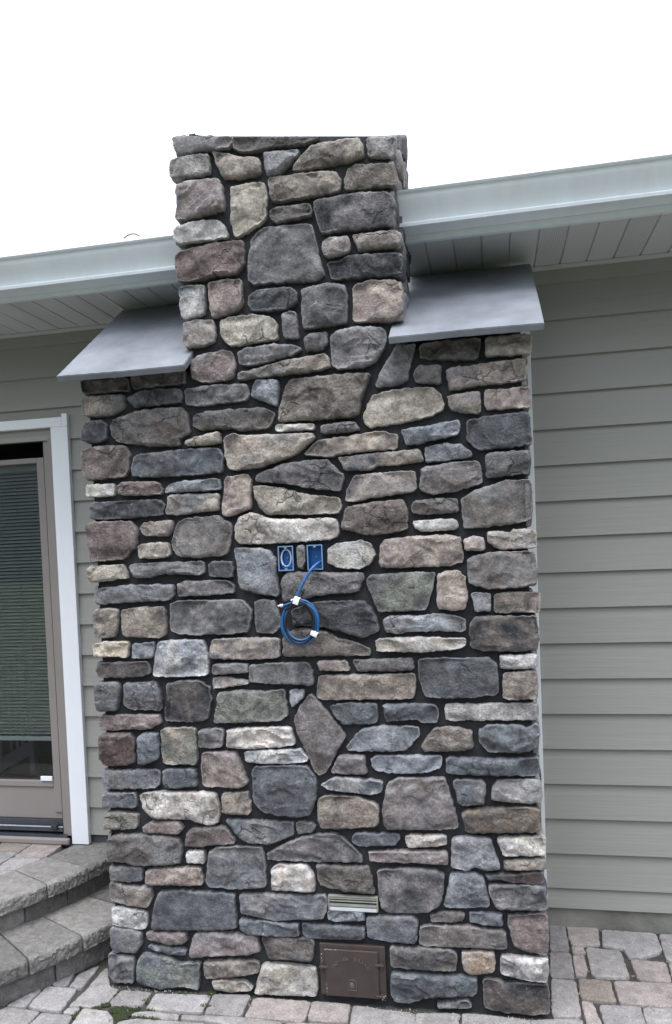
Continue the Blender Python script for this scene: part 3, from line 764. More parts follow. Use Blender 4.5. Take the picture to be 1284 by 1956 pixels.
# landing pavers inside the cap ring, laid on the skew
lp = MB(); xr = -2.075+.165*3; ncol = 0
while xr > -4.3:
    ww = .165 if xr > -2.4 else random.choice((.15, .165, .2)); yr = .655
    while yr > -.9:
        hh = random.choice((.115, .15, .17))
        P = []
        for x, y_ in ((xr-ww+.002, yr-hh+.002), (xr-.002, yr-hh+.002), (xr-.002, yr-.002), (xr-ww+.002, yr-.002)):
            q = math.hypot(x-SC[0], y_-SC[1]); f_ = min(1, (RT-.273)/max(q, 1e-6)); P.append((SC[0]+(x-SC[0])*f_, min(.655, SC[1]+(y_-SC[1])*f_)))
        P = np.array(P)
        if abs(area(P)) > .0045 and yr-hh > -.7:
            c = vary(PV[random.choice('aabcde')], .92, 1.1)
            stone_mesh(lp, P, flat(.285-.03), .030, c, vary(c, .8, .9), rough=.3, cell=.016, rnd=.005, jit=.003, sk=.07, grow=-.0005, relief=.5)
        yr -= hh
    xr -= ww
lp.build('landing_paving', 'paver', steps, True, 38)
core = MB()
n = 40; pts = [(SC[0]+(RT-.2)*math.cos(-1.9+1.75*i/n), SC[1]+(RT-.2)*math.sin(-1.9+1.75*i/n)) for i in range(n+1)]+[(SC[0]-1.2, .66)]
pts = [(x, min(y_, .66)) for x, y_ in pts]
k = len(pts); core.add([(x, y_, -.02) for x, y_ in pts]+[(x, y_, .265) for x, y_ in pts], [tuple(range(k, 2*k))]+[(i, (i+1) % k, k+(i+1) % k, k+i) for i in range(k)])
core.build('bedding', 'sand', steps)

# ------------------------------------------------------------------ house
house = empty('house', (0, D, 0), 'single storey house with grey green lap siding and pale gutters behind the chimney', 'house')
def siding(name, x0, x1, lines, bottom):
    mb = MB(); zs = sorted([bottom]+lines)
    for i, z in enumerate(zs):
        zt = zs[i+1]+.02 if i+1 < len(zs) else z+.15
        d0 = D-.004
        mb.extrude_x([(d0-.006, z), (d0+.009, z), (D+.012, zt), (D+.006, zt)], x0, x1)
    return mb.build(name, 'siding', house)
SR = siding('siding_wall', .12, 3.2, [.172+.15007*i for i in range(18)], .085)
zl = [2.2335-.1475*i for i in range(13)][::-1]+[2.385, 2.532, 2.68]
# left wall: above the door and the strip between door and chimney
mbl = MB()
zs = sorted(zl+[.33])
for i, z in enumerate(zs):
    zt = zs[i+1]+.02 if i+1 < len(zs) else z+.12
    d0 = D-.004
    for x0, x1, lo, hi in ((-1.95, -1.3, 0, 9), (-4.49, -1.95, 2.20, 9), (-7.5, -4.4905, 0, 9)):
        if z >= lo-.02: mbl.extrude_x([(d0-.006, z), (d0+.009, z), (D+.012, zt), (D+.005, zt)], x0, x1)
mbl.build('siding_wall', 'siding', house)
mb = MB(); mb.box(-1.95, 3.2, D+.013, D+.12, .0, 2.9); mb.box(-4.45, -1.95, D+.013, D+.12, 2.42, 2.9); mb.box(-7.5, -4.45, D+.013, D+.12, .0, 2.9); mb.box(-4.45, -1.9505, D+.0, D+.12, -.02, .27); mb.build('sheathing', 'room', house)
MB().box(.10, 3.2, D+.004, D+.05, -.03, .10, .002).build('foundation', 'concrete', house)
mb = MB(); mb.box(.085, .186, D-.024, D-.006, .115, 2.78, .002); mb.build('corner_board', 'caulkboard', house)

def eave(x0, x1, dz, side, soff_z):
    # K-style gutter: open trough with an ogee face
    zb, zt = 2.815+dz, 2.925+dz
    outer = [(.235, zb), (.152, zb), (.150, zb+.010), (.160, zb+.018), (.158, zb+.036), (.142, zb+.058), (.126, zb+.080), (.120, zb+.092), (.120, zb+.104), (.108, zb+.106), (.105, zt), (.118, zt+.002)]
    inner = [(.118, zt-.004), (.124, zb+.104), (.124, zb+.092), (.130, zb+.080), (.146, zb+.058), (.161, zb+.036), (.163, zb+.020), (.160, zb+.003), (.231, zb+.003), (.231, zt), (.235, zt)]
    mb = MB(); mb.extrude_x(outer+inner, x0, x1)
    mb.build('gutter', 'gutter', house, True, 30)
    mb = MB(); mb.box(x0, x1, .238, .262, soff_z-.004, zt+.01, .002); mb.build('fascia', 'gutter', house)
    # soffit boards with V grooves
    s = MB(); p = .1045; x = x0; 
    off = (math.ceil(x0/p)*p-x0) if side > 0 else 0
    xs = [x0]+[x0+off+i*p for i in range(int((x1-x0-off)/p)+1)]+[x1]
    prof = []
    for a, b in zip(xs[:-1], xs[1:]):
        if b-a < .02: continue
        for xx, zz in ((a, .007), (a+.002, .0065), (a+.004, 0), (b-.004, 0), (b-.002, .0065), (b, .007)): prof.append((xx, soff_z+zz))
    vs = []
    for xx, zz in prof: vs += [(xx, .255, zz), (xx, D+.002, zz)]
    s.add(vs, [(2*i, 2*i+2, 2*i+3, 2*i+1) for i in range(len(prof)-1)])
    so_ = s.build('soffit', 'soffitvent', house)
    j = MB(); j.box(x0, x1, D-.022, D-.004, soff_z-.016, soff_z-.001, .002); j.build('soffit_channel', 'soffit', house)
    r = MB(); a = math.tan(math.radians(17)); r.extrude_x([(.14, zt-.02), (.14, zt-.010), (5, zt-.010+4.86*a), (5, zt-.03+4.86*a)], x0, x1)
    return r
# soffit material: perforated strips
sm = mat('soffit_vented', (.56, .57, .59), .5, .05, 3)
n_ = sm.node_tree; L2 = n_.links; bs = n_.nodes['Principled BSDF']
tcn = n_.nodes.new('ShaderNodeTexCoord'); sp = n_.nodes.new('ShaderNodeSeparateXYZ'); L2.new(tcn.outputs['Object'], sp.inputs[0])
def mth(op, a, b=None):
    k = n_.nodes.new('ShaderNodeMath'); k.operation = op
    for i, s_ in enumerate((a, b)):
        if s_ is None: continue
        if isinstance(s_, (int, float)): k.inputs[i].default_value = s_
        else: L2.new(s_, k.inputs[i])
    return k.outputs[0]
strip = mth('LESS_THAN', mth('FRACT', mth('DIVIDE', mth('ADD', sp.outputs['X'], 30*.1045*3+.1045*1.0), .1045*3)), .3333)
inx = mth('FRACT', mth('DIVIDE', mth('ADD', sp.outputs['X'], 31.35), .0085)); iny = mth('FRACT', mth('DIVIDE', mth('ADD', sp.outputs['Y'], 8), .0085))
hx = mth('ABSOLUTE', mth('SUBTRACT', inx, .5)); hy = mth('ABSOLUTE', mth('SUBTRACT', iny, .5))
hole = mth('LESS_THAN', mth('ADD', mth('MULTIPLY', hx, hx), mth('MULTIPLY', hy, hy)), .05)
hm = mth('MULTIPLY', strip, hole)
mx = n_.nodes.new('ShaderNodeMixRGB'); L2.new(hm, mx.inputs[0])
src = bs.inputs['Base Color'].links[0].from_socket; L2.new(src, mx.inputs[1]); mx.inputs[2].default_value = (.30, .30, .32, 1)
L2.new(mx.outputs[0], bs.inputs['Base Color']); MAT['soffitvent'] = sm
SZR, SZL = 2.795, 2.748
r1 = eave(-.300, 3.2, 0, 1, SZR); r2 = eave(-7.5, -1.064, -.055, -1, SZL)
r1.build('roof', 'shingle', house); r2.build('roof', 'shingle', house)

# sliding door
door = MB()  # built as a tree: house > sliding_door > pieces
dm = MB(); ZB = .30
# head and jamb frame
dm.box(-4.4, -2.036, D-.008, D+.10, 2.245, 2.285, .003)
dm.box(-2.062, -2.036, D-.012, D+.10, ZB+.02, 2.245, .003)
dm.box(-2.094, -2.0625, D+.004, D+.10, ZB+.02, 2.245, .003)
dm.build('door_frame', 'taupe', house)
sl = empty('sliding_door', (-3.0, D+.05, ZB), None, None, house)
for k_ in ('label', 'category'):
    if k_ in sl: del sl[k_]
pm = MB()
pm.box(-2.150, -2.106, D+.030, D+.060, .42, 2.16, .003); pm.box(-4.3, -2.150, D+.030, D+.060, 2.135, 2.16, .003)
pm.box(-4.3, -2.151, D+.030, D+.060, .545, .575, .003)
pm.build('sash', 'taupe', sl)
MB().box(-4.3, -2.112, D+.038, D+.062, .385, .5445, .002).build('kick_panel', 'taupe', sl)
MB().box(-2.1055, -2.095, D+.02, D+.06, ZB+.05, 2.24).build('weatherstrip', 'taupe_dark', sl)
MB().box(-2.036, -2.0305, D-.02, D+.05, ZB, 2.29).build('weatherstrip', 'taupe_dark', house)
MB().box(-4.3, -2.148, D+.046, D+.050, .57, 2.14).build('glass', 'glass', sl)
MB().box(-2.215, -2.152, D+.022, D+.031, .577, .600, .002).build('catch', 'tape', sl)
b = MB(); z = .80
while z < 2.11:
    b.add([(-4.2, D+.060, z), (-2.15, D+.060, z), (-2.15, D+.068, z+.0138), (-4.2, D+.068, z+.0138), ], [(0, 1, 2, 3)])
    z += .0170
for x in (-2.29, -2.9, -3.5): b.box(x-.001, x+.001, D+.058, D+.059, .78, 2.12)
b.box(-4.2, -2.15, D+.058, D+.075, 2.10, 2.135)
b.build('blind', 'blind', sl)
MB().box(-4.2, -2.152, D+.055, D+.075, .768, .790, .003).build('blind_bottom_rail', 'rail', sl)
t = MB(); t.box(-4.4, -2.0945, D+.00, D+.10, ZB+.035, ZB+.05); t.box(-4.4, -2.063, D-.02, D+.10, ZB-.0, ZB+.02); t.build('door_track', 'track', sl)
MB().box(-4.4, -2.0945, D+.0, D+.004, ZB+.055, ZB+.060).build('track_rail', 'alu', sl)
t = MB(); t.box(-4.4, -2.0945, D+.02, D+.035, ZB+.05, .384); t.build('track_back', 'track', sl)
MB().box(-2.150, -2.118, D-.016, D+.014, ZB+.048, ZB+.070, .004).build('roller', 'iron', sl)
MB().box(-4.4, -2.040, D-.045, D-.0205, ZB-.016, ZB+.016, .008).build('sill', 'taupe', sl)
tr = MB(); tr.box(-4.49, -4.4005, D-.030, D-.004, ZB-.012, 2.290, .002); tr.box(-2.030, -1.942, D-.030, D-.004, ZB-.012, 2.290, .002); tr.box(-4.4, -1.9705, D-.030, D-.004, 2.2905, 2.335, .002); tr.box(-1.970, -1.942, D-.030, D-.004, 2.2905, 2.350, .002)
tr.build('door_trim', 'white', house)
# the room seen under the blind
rm = MB(); rm.box(-6, -1.0, D+.2, 6, .24, .285); rm.build('interior_floor', 'floor', house)
rm = MB(); rm.box(-6, -1.0, 4.2, 4.3, .285, 2.8); rm.box(-6, -1.0, D+.2, 4.2, 2.75, 2.8); rm.box(-6.1, -6, D+.13, 4.2, .285, 2.8); rm.box(-1.55, -1.5, D+.2, 4.2, .285, 2.75); rm.build('interior_wall', 'room', house)
YR = 1.8
xn = onY(61, 1450, YR)[0]; xq = onY(4, 1450, YR)[0]; sl_ = .50
rail = empty('stair_railing', (xn, YR, .285), 'pale painted stair railing on the floor indoors, seen under the blind', 'railing')
def post(x, z0, z1, w_, nm): MB().box(x-w_, x+w_, YR, YR+2*w_, z0, z1, .003).build(nm, 'rail', rail)
post(xn, .285, 1.30, .020, 'newel_post'); post(xq-.02, .285, 1.05, .024, 'newel_post')
def slope_bar(z0, hh_, nm, x0_, x1_):
    m_ = MB(); vs = []
    for y_ in (YR+.006, YR+.034):
        for x, z_ in ((x0_, z0), (x1_, z0+(x1_-x0_)*sl_), (x1_, z0+(x1_-x0_)*sl_+hh_), (x0_, z0+hh_)): vs.append((x, y_, z_))
    m_.add(vs, [(0, 1, 2, 3), (7, 6, 5, 4), (0, 4, 5, 1), (3, 2, 6, 7), (0, 3, 7, 4), (1, 5, 6, 2)]); m_.build(nm, 'rail', rail)
x0r, x1r = xq+.005, xn-.0205
slope_bar(.30, .09, 'stringer', x0r, x1r); slope_bar(1.0, .04, 'handrail', x0r, x1r)
for px_ in (20, 32, 43):
    x = onY(px_, 1440, YR)[0]; z0 = .391+(x-x0r)*sl_
    MB().box(x-.009, x+.009, YR+.010, YR+.028, z0, 1.0+(x-x0r)*sl_, .002).build('baluster', 'rail', rail)

# ------------------------------------------------------------------ chimney
chim = empty('chimney', (-.68, .3, 0), 'tall outdoor chimney faced in mixed grey and tan stone with dark mortar', 'chimney')
sm_ = MB()
front = lambda u, v, h: (u, BED-h, v)
edges = {'BL': [], 'BR': [], 'SL': [], 'SR': []}
for code, px in parse(STONES):
    P = np.array([onY(x, y, 0)[[0, 2]] for x, y in px])
    c, c2 = tint(code); T = BED+random.uniform(-.004, .005)
    lo, hi = P.min(0), P.max(0); mz = (lo[1]+hi[1])/2
    inset = 'kb' == code and px[0][1] > 600
    st0 = random.getstate()
    stone_mesh(sm_, P, front, T, c, c2)
    if mz > 2.36:
        if lo[0] < SXL+.045: edges['SL'].append((lo[1], hi[1], lo[0], c, c2))
        if hi[0] > SXR-.06: edges['SR'].append((lo[1], hi[1], hi[0], c, c2))
    else:
        if lo[0] < BXL+.045: edges['BL'].append((lo[1], hi[1], lo[0], c, c2))
        if hi[0] > BXR-.045: edges['BR'].append((lo[1], hi[1], hi[0], c, c2))
# return of each corner stone down the sides, and the side courses behind it
CB = .024
codes = ['bn', 'dn', 'ds', 'mp', 'tb', 'nt', 'pt', 'ct', 'mn', 'sl', 'lm', 'bk']
for key, lst in edges.items():
    right = key[1] == 'R'; cx = {'BL': BXL+CB, 'BR': BXR-CB, 'SL': SXL+CB, 'SR': SXR-CB}[key]
    ymax = D-.03 if key[0] == 'B' else .40
    sgn = 1 if right else -1
    lst.sort()
    for z0, z1, xe, c, c2 in lst:
        y = .016; first = True
        dep = abs(xe-cx); z0 += .004; z1 -= .004
        if z1-z0 < .02: continue
        while y < ymax-.05:
            ww = random.uniform(.07, .13) if first else random.uniform(.10, .26)
            y1 = min(y+ww, ymax)
            j = lambda: random.uniform(-.006, .006)
            za, zb_ = z0, z1
            if key[0] == 'S':
                zb_ = min(zb_, 9)
                if lst[-1][0] == z0-.004 or z1 > 9: 
                    P = np.array([(y, za), (y1, za+j()), (y1, top_z(cx, y1)), (y, top_z(cx, y))])
                    # side of the topmost course split in two
                    hz = [(P, None)]
                    if first is False and P[2, 1]-za > .14:
                        zm = za+(P[2, 1]-za)*random.uniform(.4, .6)
                        hz = [(np.array([(y, za), (y1, za+j()), (y1, zm-.008), (y, zm-.008)]), None), (np.array([(y, zm+.008), (y1, zm+.008), (y1, P[2, 1]), (y, P[3, 1])]), None)]
                else: hz = [(np.array([(y, za+j()), (y1, za+j()), (y1, zb_+j()), (y, zb_+j())]), None)]
            else:
                slope = .70 if key == 'BL' else .635; zf = 2.31 if key == 'BL' else 2.33
                hz = [(np.array([(y, za+j()), (y1, za+j()), (y1, zb_+j()), (y, zb_+j())]), None)]
            for P, _ in hz:
                if first: cc, cc2 = c, c2; T = dep-.001
                else: cc, cc2 = tint(random.choice(codes)); T = random.uniform(.018, .028)
                stone_mesh(sm_, P, (lambda u, v, h: (cx+sgn*h, u, v)), max(T, .012), cc, cc2, cell=.011, relief=.6)
            y = y1+random.uniform(.012, .018); first = False
# side stones of the shoulders above the top course, up to the slab
facing = sm_.build('stone_facing', 'stone', chim, True, 34)

# mortar body
mc = MB()
def mortar_grid(u0, u1, v0f, v1f, to3, du=.016):
    nu = max(2, int((u1-u0)/du)); nv = 150; vs = []
    for j in range(nv+1):
        for i in range(nu+1):
            u = u0+(u1-u0)*i/nu; a, b_ = v0f(u), v1f(u); v_ = a+(b_-a)*j/nv
            edge = i in (0, nu) or j in (0, nv)
            h = 0 if edge else .0045*N3(u*14, v_*14, 3.3)+.002*N3(u*50, v_*50, 1)
            vs.append(to3(u, v_, h))
    mc.add(vs, [(j*(nu+1)+i, j*(nu+1)+i+1, (j+1)*(nu+1)+i+1, (j+1)*(nu+1)+i) for j in range(nv) for i in range(nu)])
mx0, mx1, sx0, sx1 = BXL+CB, BXR-CB, SXL+CB, SXR-CB
fr = lambda u, v_, h: (u, BED-h, v_)
mortar_grid(mx0, sx0, lambda u: -.03, lambda u: 2.325, fr)
mortar_grid(sx0, sx1, lambda u: -.03, lambda u: top_z(u, BED), fr)
mortar_grid(sx1, mx1, lambda u: -.03, lambda u: 2.342, fr)
def quad(*p): mc.add(p, [tuple(range(len(p)))])
def side_top(Y, left): return (2.325+(Y-BED)*.715) if left else (2.342+(Y-BED)*.625)
for X, left in ((mx0, True), (mx1, False)):
    mortar_grid(BED, D, lambda u: -.03, lambda u, l=left: side_top(u, l), (lambda X_, s_: (lambda u, v_, h: (X_+s_*h, u, v_)))(X, -1 if left else 1), .03)
for X, left in ((sx0, True), (sx1, False)):
    mortar_grid(BED, .40, lambda u: 2.3, lambda u, X_=X: top_z(X_, u), (lambda X_, s_: (lambda u, v_, h: (X_+s_*h, u, v_)))(X, -1 if left else 1), .03)
quad((sx0, BED, top_z(sx0, BED)), (sx1, BED, top_z(sx1, BED)), (sx1, .40, top_z(sx1, .40)), (sx0, .40, top_z(sx0, .40)))
quad((sx0, .40, 2.3), (sx1, .40, 2.3), (sx1, .40, top_z(sx1, .40)), (sx0, .40, top_z(sx0, .40)))
for a, b_, l in ((mx0, sx0, True), (sx1, mx1, False)):
    quad((a, BED, side_top(BED, l)), (b_, BED, side_top(BED, l)), (b_, D, side_top(D, l)), (a, D, side_top(D, l)))
mc.build('mortar', 'mortar', chim, True, 60)

# sloping bluestone slabs on the shoulders
def slab(x0, x1, yf, zf, slope, yb, label):
    th_ = .024; nx, ny = 60, 60; ang_ = math.atan(slope); ny_ = (-math.sin(ang_), math.cos(ang_))
    import bmesh
    bm = bmesh.new(); bmesh.ops.create_cube(bm, size=1)
    L = (yb-yf)/math.cos(ang_)
    for v_ in bm.verts:
        s_, t_ = (v_.co.y+.5)*L, (v_.co.z-.5)*th_
        v_.co = Vector(((x0+x1)/2+v_.co.x*(x1-x0), yf+s_*math.cos(ang_)-t_*math.sin(ang_)*1.0, zf+s_*math.sin(ang_)+t_*math.cos(ang_)))
    # front edge vertical to the slope
    bmesh.ops.bevel(bm, geom=bm.edges[:], offset=.0025, segments=2, affect='EDGES')
    bmesh.ops.subdivide_edges(bm, edges=[e_ for e_ in bm.edges if e_.calc_length() > .1], cuts=40, use_grid_fill=True)
    for v_ in bm.verts: v_.co.z += .0022*N3(v_.co.x*5, v_.co.y*5, 2)+.001*N3(v_.co.x*40, v_.co.y*40, 5); v_.co.y += .0015*N3(v_.co.x*30, 0, v_.co.z*30)
    bm.verts.index_update()
    m_ = MB(); m_.add([v_.co[:] for v_ in bm.verts], [tuple(v_.index for v_ in f.verts) for f in bm.faces]); bm.free()
    o = m_.build('cap_slab', 'slab', chim, True, 30); o['label'] = label
slab(-1.553, -1.053, -.08, 2.332, .725, .485, 'pale blue grey slab on the left shoulder')
slab(-.318, .191, -.08, 2.361, .640, .575, 'blue grey slab on the right shoulder')

# ------------------------------------------------------------------ fittings in the stonework
def pbox(x0, y0, x1, y1, Y=0):   # corner pixels to wall coordinates
    a, b_ = onY(x0, y0, Y), onY(x1, y1, Y); return a[0], b_[0], b_[2], a[2]
def elec(px, label, wire):
    x0, x1, z0, z1 = pbox(*px); o = empty('electrical_box', ((x0+x1)/2, 0, (z0+z1)/2), None, None, chim); o['label'] = label
    yb, yf = BED-.001, .001; t_ = .0022
    m_ = MB(); m_.box(x0, x1, yb-.002, yb, z0, z1)
    m_.box(x0, x0+t_, yf, yb-.0021, z0, z1); m_.box(x1-t_, x1, yf, yb-.0021, z0, z1)
    m_.box(x0+t_, x1-t_, yf, yb-.0021, z0, z0+t_); m_.box(x0+t_, x1-t_, yf, yb-.0021, z1-t_, z1)
    m_.build('shell', 'blue', o)
    r_ = MB(); w_ = .0030; y0_, y1_ = yf-.0028, yf-.0002
    r_.box(x0-.001, x0+w_, y0_, y1_, z0-.001, z1+.001); r_.box(x1-w_, x1+.001, y0_, y1_, z0-.001, z1+.001)
    r_.box(x0+w_, x1-w_, y0_, y1_, z0-.001, z0+w_); r_.box(x0+w_, x1-w_, y0_, y1_, z1-w_, z1+.001)
    xc = (x0+x1)/2
    r_.box(xc-.005, xc+.005, y0_, y1_, z1-w_-.006, z1-w_); r_.box(xc-.005, xc+.005, y0_, y1_, z0+w_, z0+w_+.006)
    r_.build('rim', 'bluerim', o)
    for xx, zz in ((xc+.001, z0+(z1-z0)*.52), (x0+.012, z0+.012), (x1-.013, z0+.013)):
        MB().tube([(xx, yb-.0022, zz), (xx, yb-.006, zz)], .0026, 8).build('screw', 'bluerim', o)
    if wire:
        w2 = MB(); pts_ = []
        for i in range(110):
            a = i/110*2*math.pi*2.6+.5; rx = .0185+.0018*math.sin(a*.43); rz = .0315+.002*math.cos(a*.31)
            pts_.append((xc-.001+rx*math.cos(a), yb-.010-.006*i/110, (z0+z1)/2+.001+rz*math.sin(a)))
        w2.tube(pts_, .0017, 7); w2.build('wire_loop', 'whitecable', o, True)
    return x0, x1, z0, z1
elec((531, 1044, 561, 1089.5), 'blue box holding a white coiled wire', True)
bx = elec((586.5, 1041.5, 617, 1087.5), 'blue box with a blue cable coming out', False)

cab = empty('cable_coil', tuple(onY(576, 1190, -.03)), 'blue and black cable coil hanging from the right blue box, bound with white tape', 'cable')
def loop(cxp, cyp, rx, rz, turns, Y0, Y1, ph, wob, r, mname, name, pre=(), post=()):
    c = onY(cxp, cyp, -.03); k = rx/FPX*2.69; kz = rz/FPX*2.69; pts_ = [tuple(p) for p in pre]
    n_ = int(turns*44)
    for i in range(n_):
        a = ph+turns*2*math.pi*i/n_
        q1 = 1+wob*math.sin(a*.37+ph); pts_.append((c[0]+k*q1*math.cos(a), Y0+(Y1-Y0)*i/n_, c[2]+kz*(1+wob*math.cos(a*.41))*math.sin(a)))
    pts_ += [tuple(p) for p in post]
    MB().tube(pts_, r, 10).build(name, mname, cab, True)
def curve(pts_, n_=8):   # Catmull-Rom
    P = [Vector(p) for p in pts_]; P = [P[0]*2-P[1]]+P+[P[-1]*2-P[-2]]; out = []
    for i in range(1, len(P)-2):
        for j in range(n_):
            t_ = j/n_; a, b_, c_, d_ = P[i-1:i+3]
            out.append(.5*((2*b_)+(c_-a)*t_+(2*a-5*b_+4*c_-d_)*t_*t_+(3*b_-a-3*c_+d_)*t_**3))
    return out+[P[-2]]
lead = curve([onY(616, 1072, .018), onY(606, 1077, .0), onY(594, 1089, -.022), onY(582, 1108, -.034), onY(572, 1128, -.042), onY(566, 1146, -.046)])
MB().tube(lead, .0052, 10).build('lead_cable', 'bluecable', cab, True)
loop(577, 1188, 34, 40, 3.0, -.030, -.056, 2.0, .10, .0043, 'bluecable', 'blue_cable', post=curve([onY(563, 1149, -.056), onY(550, 1154, -.054), onY(541, 1157, -.052)], 5)[1:])
loop(574, 1192, 38, 41, 1.0, -.034, -.046, 2.2, .02, .0042, 'bluecable', 'blue_cable')
loop(577, 1186, 31, 37, 1.0, -.050, -.052, 2.0, .02, .0042, 'bluecable', 'blue_cable')
loop(575, 1189, 29, 40, 2.0, -.046, -.062, 2.2, .08, .0036, 'blackcable', 'black_cable', post=curve([onY(562, 1154, -.062), onY(552, 1160, -.058), onY(545, 1165, -.052)], 4)[1:])
cn = MB(); a = onY(541, 1156.5, -.052)
cn.tube([a, a+np.array((-.012, 0, -.001))], .0058, 8); cn.tube([a+np.array((-.012, 0, -.001)), a+np.array((-.019, 0, -.002))], .0036, 8)
b2 = onY(546, 1163, -.048); cn.tube([b2, b2+np.array((-.008, -.002, -.012))], .0022, 6); cn.tube([b2, b2+np.array((.008, -.004, -.008))], .0018, 6)
cn.build('cable_end', 'whitecable', cab, True)
def tape(px, py, w_, h_, rot, Y):
    c = Vector(onY(px, py, Y)); vs = []
    m_ = MB(); ca, sa = math.cos(rot), math.sin(rot)
    prof = [(-.5, .012), (-.42, -.002), (0, -.0035), (.42, -.002), (.5, .012)]
    for u_ in (-.5, .5):
        for v_, dy in prof:
            x, z_ = u_*w_, v_*h_; vs.append((c.x+x*ca-z_*sa, c.y+dy-.002, c.z+x*sa+z_*ca))
    for u_ in (-.5, .5):
        for v_, dy in prof:
            x, z_ = u_*w_, v_*h_*.9; vs.append((c.x+x*ca-z_*sa, c.y+dy+.0005, c.z+x*sa+z_*ca))
    k = len(prof); fs = []
    for o_ in (0, 2*k): fs += [(o_+i, o_+i+1, o_+k+i+1, o_+k+i) for i in range(k-1)]
    fs += [(0, k, 3*k, 2*k), (k-1, 2*k-1, 4*k-1, 3*k-1)]
    m_.add(vs, fs); m_.build('tape_wrap', 'tape', cab)
tape(566, 1148, .020, .028, -.35, -.062); tape(600, 1211, .024, .019, -.45, -.062)
m_ = MB(); c = onY(556, 1147, -.058); m_.tube([c, c+np.array((.02, -.002, .008))], .003, 6); m_.build('tape_tail', 'tape', cab)

# louvred vent above the ash door
vx0, vx1 = onY(627, 1712, 0)[0], onY(722, 1741, 0)[0]; vz1 = onY(627, 1711, 0)[2]; vz0 = onY(722, 1743, 0)[2]
vt = empty('vent_grille', ((vx0+vx1)/2, 0, (vz0+vz1)/2), None, None, chim)
MB().box(vx0, vx1, .018, .024, vz0, vz1).build('back_plate', 'taupe_dark', vt)
m_ = MB(); m_.box(vx0-.001, vx0+.004, .0, .018, vz0, vz1); m_.box(vx1-.004, vx1+.001, .0, .018, vz0, vz1); m_.box(vx0+.004, vx1-.004, .0, .018, vz1-.004, vz1); m_.build('vent_frame', 'vent', vt)
H = vz1-vz0
for k_, mt in ((.84, 'vent'), (.66, 'vent'), (.38, 'vent'), (.10, 'ventlow')):
    zc = vz0+H*k_; hh_ = .0020 if k_ > .6 else (.0048 if k_ > .2 else .0062)
    MB().extrude_x([(.000, zc-hh_), (.014, zc+hh_*.6), (.0155, zc+hh_*.6), (.0005, zc+hh_)], vx0+.0045, vx1-.0045).build('louvre', mt, vt)

# brown ash clean-out door with raised lettering
ax0, ax1, az0, az1 = pbox(609, 1803, 739, 1911, 0)
ash = empty('ash_door', ((ax0+ax1)/2, 0, az0), None, None, chim)
ash['label'] = 'brown cast iron clean out door at the chimney foot'
yF = .006
az0 = max(az0, .012); W, HH = ax1-ax0, az1-az0
m_ = MB(); m_.box(ax0, ax1, yF, .026, az0, az1, .003); m_.build('door_frame', 'brown', ash)
px0, px1, pz0, pz1 = ax0+W*.085, ax1-W*.105, az0+.002, az1-HH*.085
m_ = MB(); m_.box(px0, px1, yF-.009, yF-.001, pz0, pz1, .003); leaf = m_.build('door_leaf', 'brown', ash)
for zc in (az0+HH*.66, az0+HH*.06):
    m_ = MB(); m_.box(px1-.014, ax1-.004, yF-.013, yF-.0005, zc-.005, zc+.005, .003); m_.tube([(ax1-.014, yF-.006, zc-.014), (ax1-.014, yF-.006, zc+.010)], .005, 10)
    m_.build('hinge', 'brown', ash, True, 40)
m_ = MB(); zc = az0+HH*.56; m_.box(ax0-.001, px0+.010, yF-.014, yF-.001, zc-.004, zc+.0045, .003); m_.box(ax0+.002, ax0+.013, yF-.012, yF-.0005, zc-.012, zc+.006, .003); m_.build('latch', 'brown', ash, True, 40)
# paint chipped off the edges
m_ = MB()
for _ in range(46):
    r_ = random.random()
    if r_ < .3: x, z_ = px0+random.uniform(.001, .006), az0+random.uniform(.0, .055)
    elif r_ < .5: x, z_ = ax0+random.uniform(.003, .010), az0+HH*random.uniform(.58, .82)
    elif r_ < .85: x, z_ = px0+random.uniform(0, .045)**1, pz1-.001+random.uniform(-.0015, .001)
    else: x, z_ = ax1-.008+random.uniform(-.006, .006), az0+random.uniform(0, .02)
    s_ = random.uniform(.0008, .0022); a0 = random.uniform(0, 6)
    yy = yF-.0093 if x > px0 else yF-.0004
    if r_ >= .85: yy = yF-.0135
    m_.add([(x+s_*random.uniform(.6, 1.4)*math.cos(a0+q*1.05), yy, z_+s_*math.sin(a0+q*1.05)) for q in range(6)]+[(x, yy-.0006, z_)], [(q, (q+1) % 6, 6) for q in range(6)])
m_.build('chipped_paint', 'rubbed', leaf)
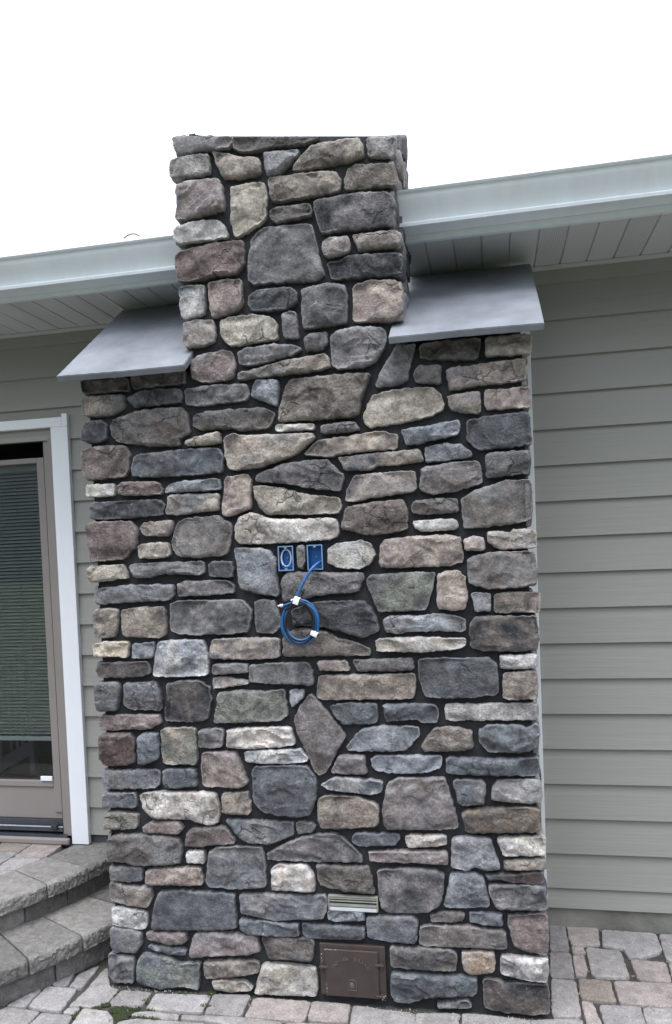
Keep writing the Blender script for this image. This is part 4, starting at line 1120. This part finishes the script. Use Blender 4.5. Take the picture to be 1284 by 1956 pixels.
# lettering along an arc
lt = MB()
def glyph(ch, cx_, cz_, rot, size, ext=.0044, y=0):
    cu = bpy.data.curves.new('t', 'FONT'); cu.body = ch; cu.size = size; cu.extrude = ext/2; cu.bevel_depth = .0003; cu.align_x = 'CENTER'; cu.resolution_u = 3
    ob = bpy.data.objects.new('t', cu); COL.objects.link(ob)
    me = bpy.data.meshes.new_from_object(ob.evaluated_get(bpy.context.evaluated_depsgraph_get()) if False else ob)
    ca, sa = math.cos(rot), math.sin(rot)
    vs = [(cx_+v_.co.x*ca-v_.co.y*sa, y-v_.co.z, cz_+v_.co.x*sa+v_.co.y*ca) for v_ in me.vertices]
    lt.add(vs, [tuple(p.vertices) for p in me.polygons]); bpy.data.objects.remove(ob); bpy.data.meshes.remove(me)
acx, acz, AR = (px0+px1)/2-.001, az0+HH*.34, .074
yl = yF-.0092
for word, a0, a1 in (('INDIAN', 146, 101), ('BRAND', 79, 38)):
    for i, ch in enumerate(word):
        a = math.radians(a0+(a1-a0)*i/(len(word)-1)); glyph(ch, acx+AR*math.cos(a), acz+AR*math.sin(a), a-math.pi/2, .0165, y=yl)
lt.build('lettering', 'brownpale', leaf)
# arched emblem: raised outline with a small head in profile inside
em = MB(); exc, ezb = acx+.002, az0+HH*.155; er = .0145
arc = [(exc-er, yl-.0006, ezb)]+[(exc+er*math.cos(math.pi-math.pi*i/14), yl-.0006, ezb+.024+er*math.sin(math.pi*i/14)) for i in range(15)]+[(exc+er, yl-.0006, ezb)]
em.tube(arc, .0014, 6); em.tube([(exc-er+.001, yl-.0006, ezb), (exc+er-.001, yl-.0006, ezb-.001)], .0014, 6)
hd = [(-.006, .004), (.004, .003), (.005, .009), (.008, .012), (.006, .016), (.006, .021), (.001, .026), (-.006, .027), (-.010, .022), (-.009, .012)]
em.add([(exc+x, yl-.0014, ezb+z_) for x, z_ in hd]+[(exc+x*1.15-.0002, yl+.0002, ezb+.015+(z_-.015)*1.12) for x, z_ in hd], [tuple(range(len(hd)))]+[(i, (i+1) % len(hd), len(hd)+(i+1) % len(hd), len(hd)+i) for i in range(len(hd))])
em.build('emblem', 'brownpale', leaf, True, 50)

# a dry twig lying across the left gutter
p = [onY(237, 455, .12), onY(243, 450, .11), onY(251, 447, .105), onY(259, 447, .105), onY(267, 451, .115)]
tag(MB().tube(curve(p, 5), .0022, 6).build('twig', 'twig'), 'thin dry arched twig sticking up from the left gutter', 'twig')
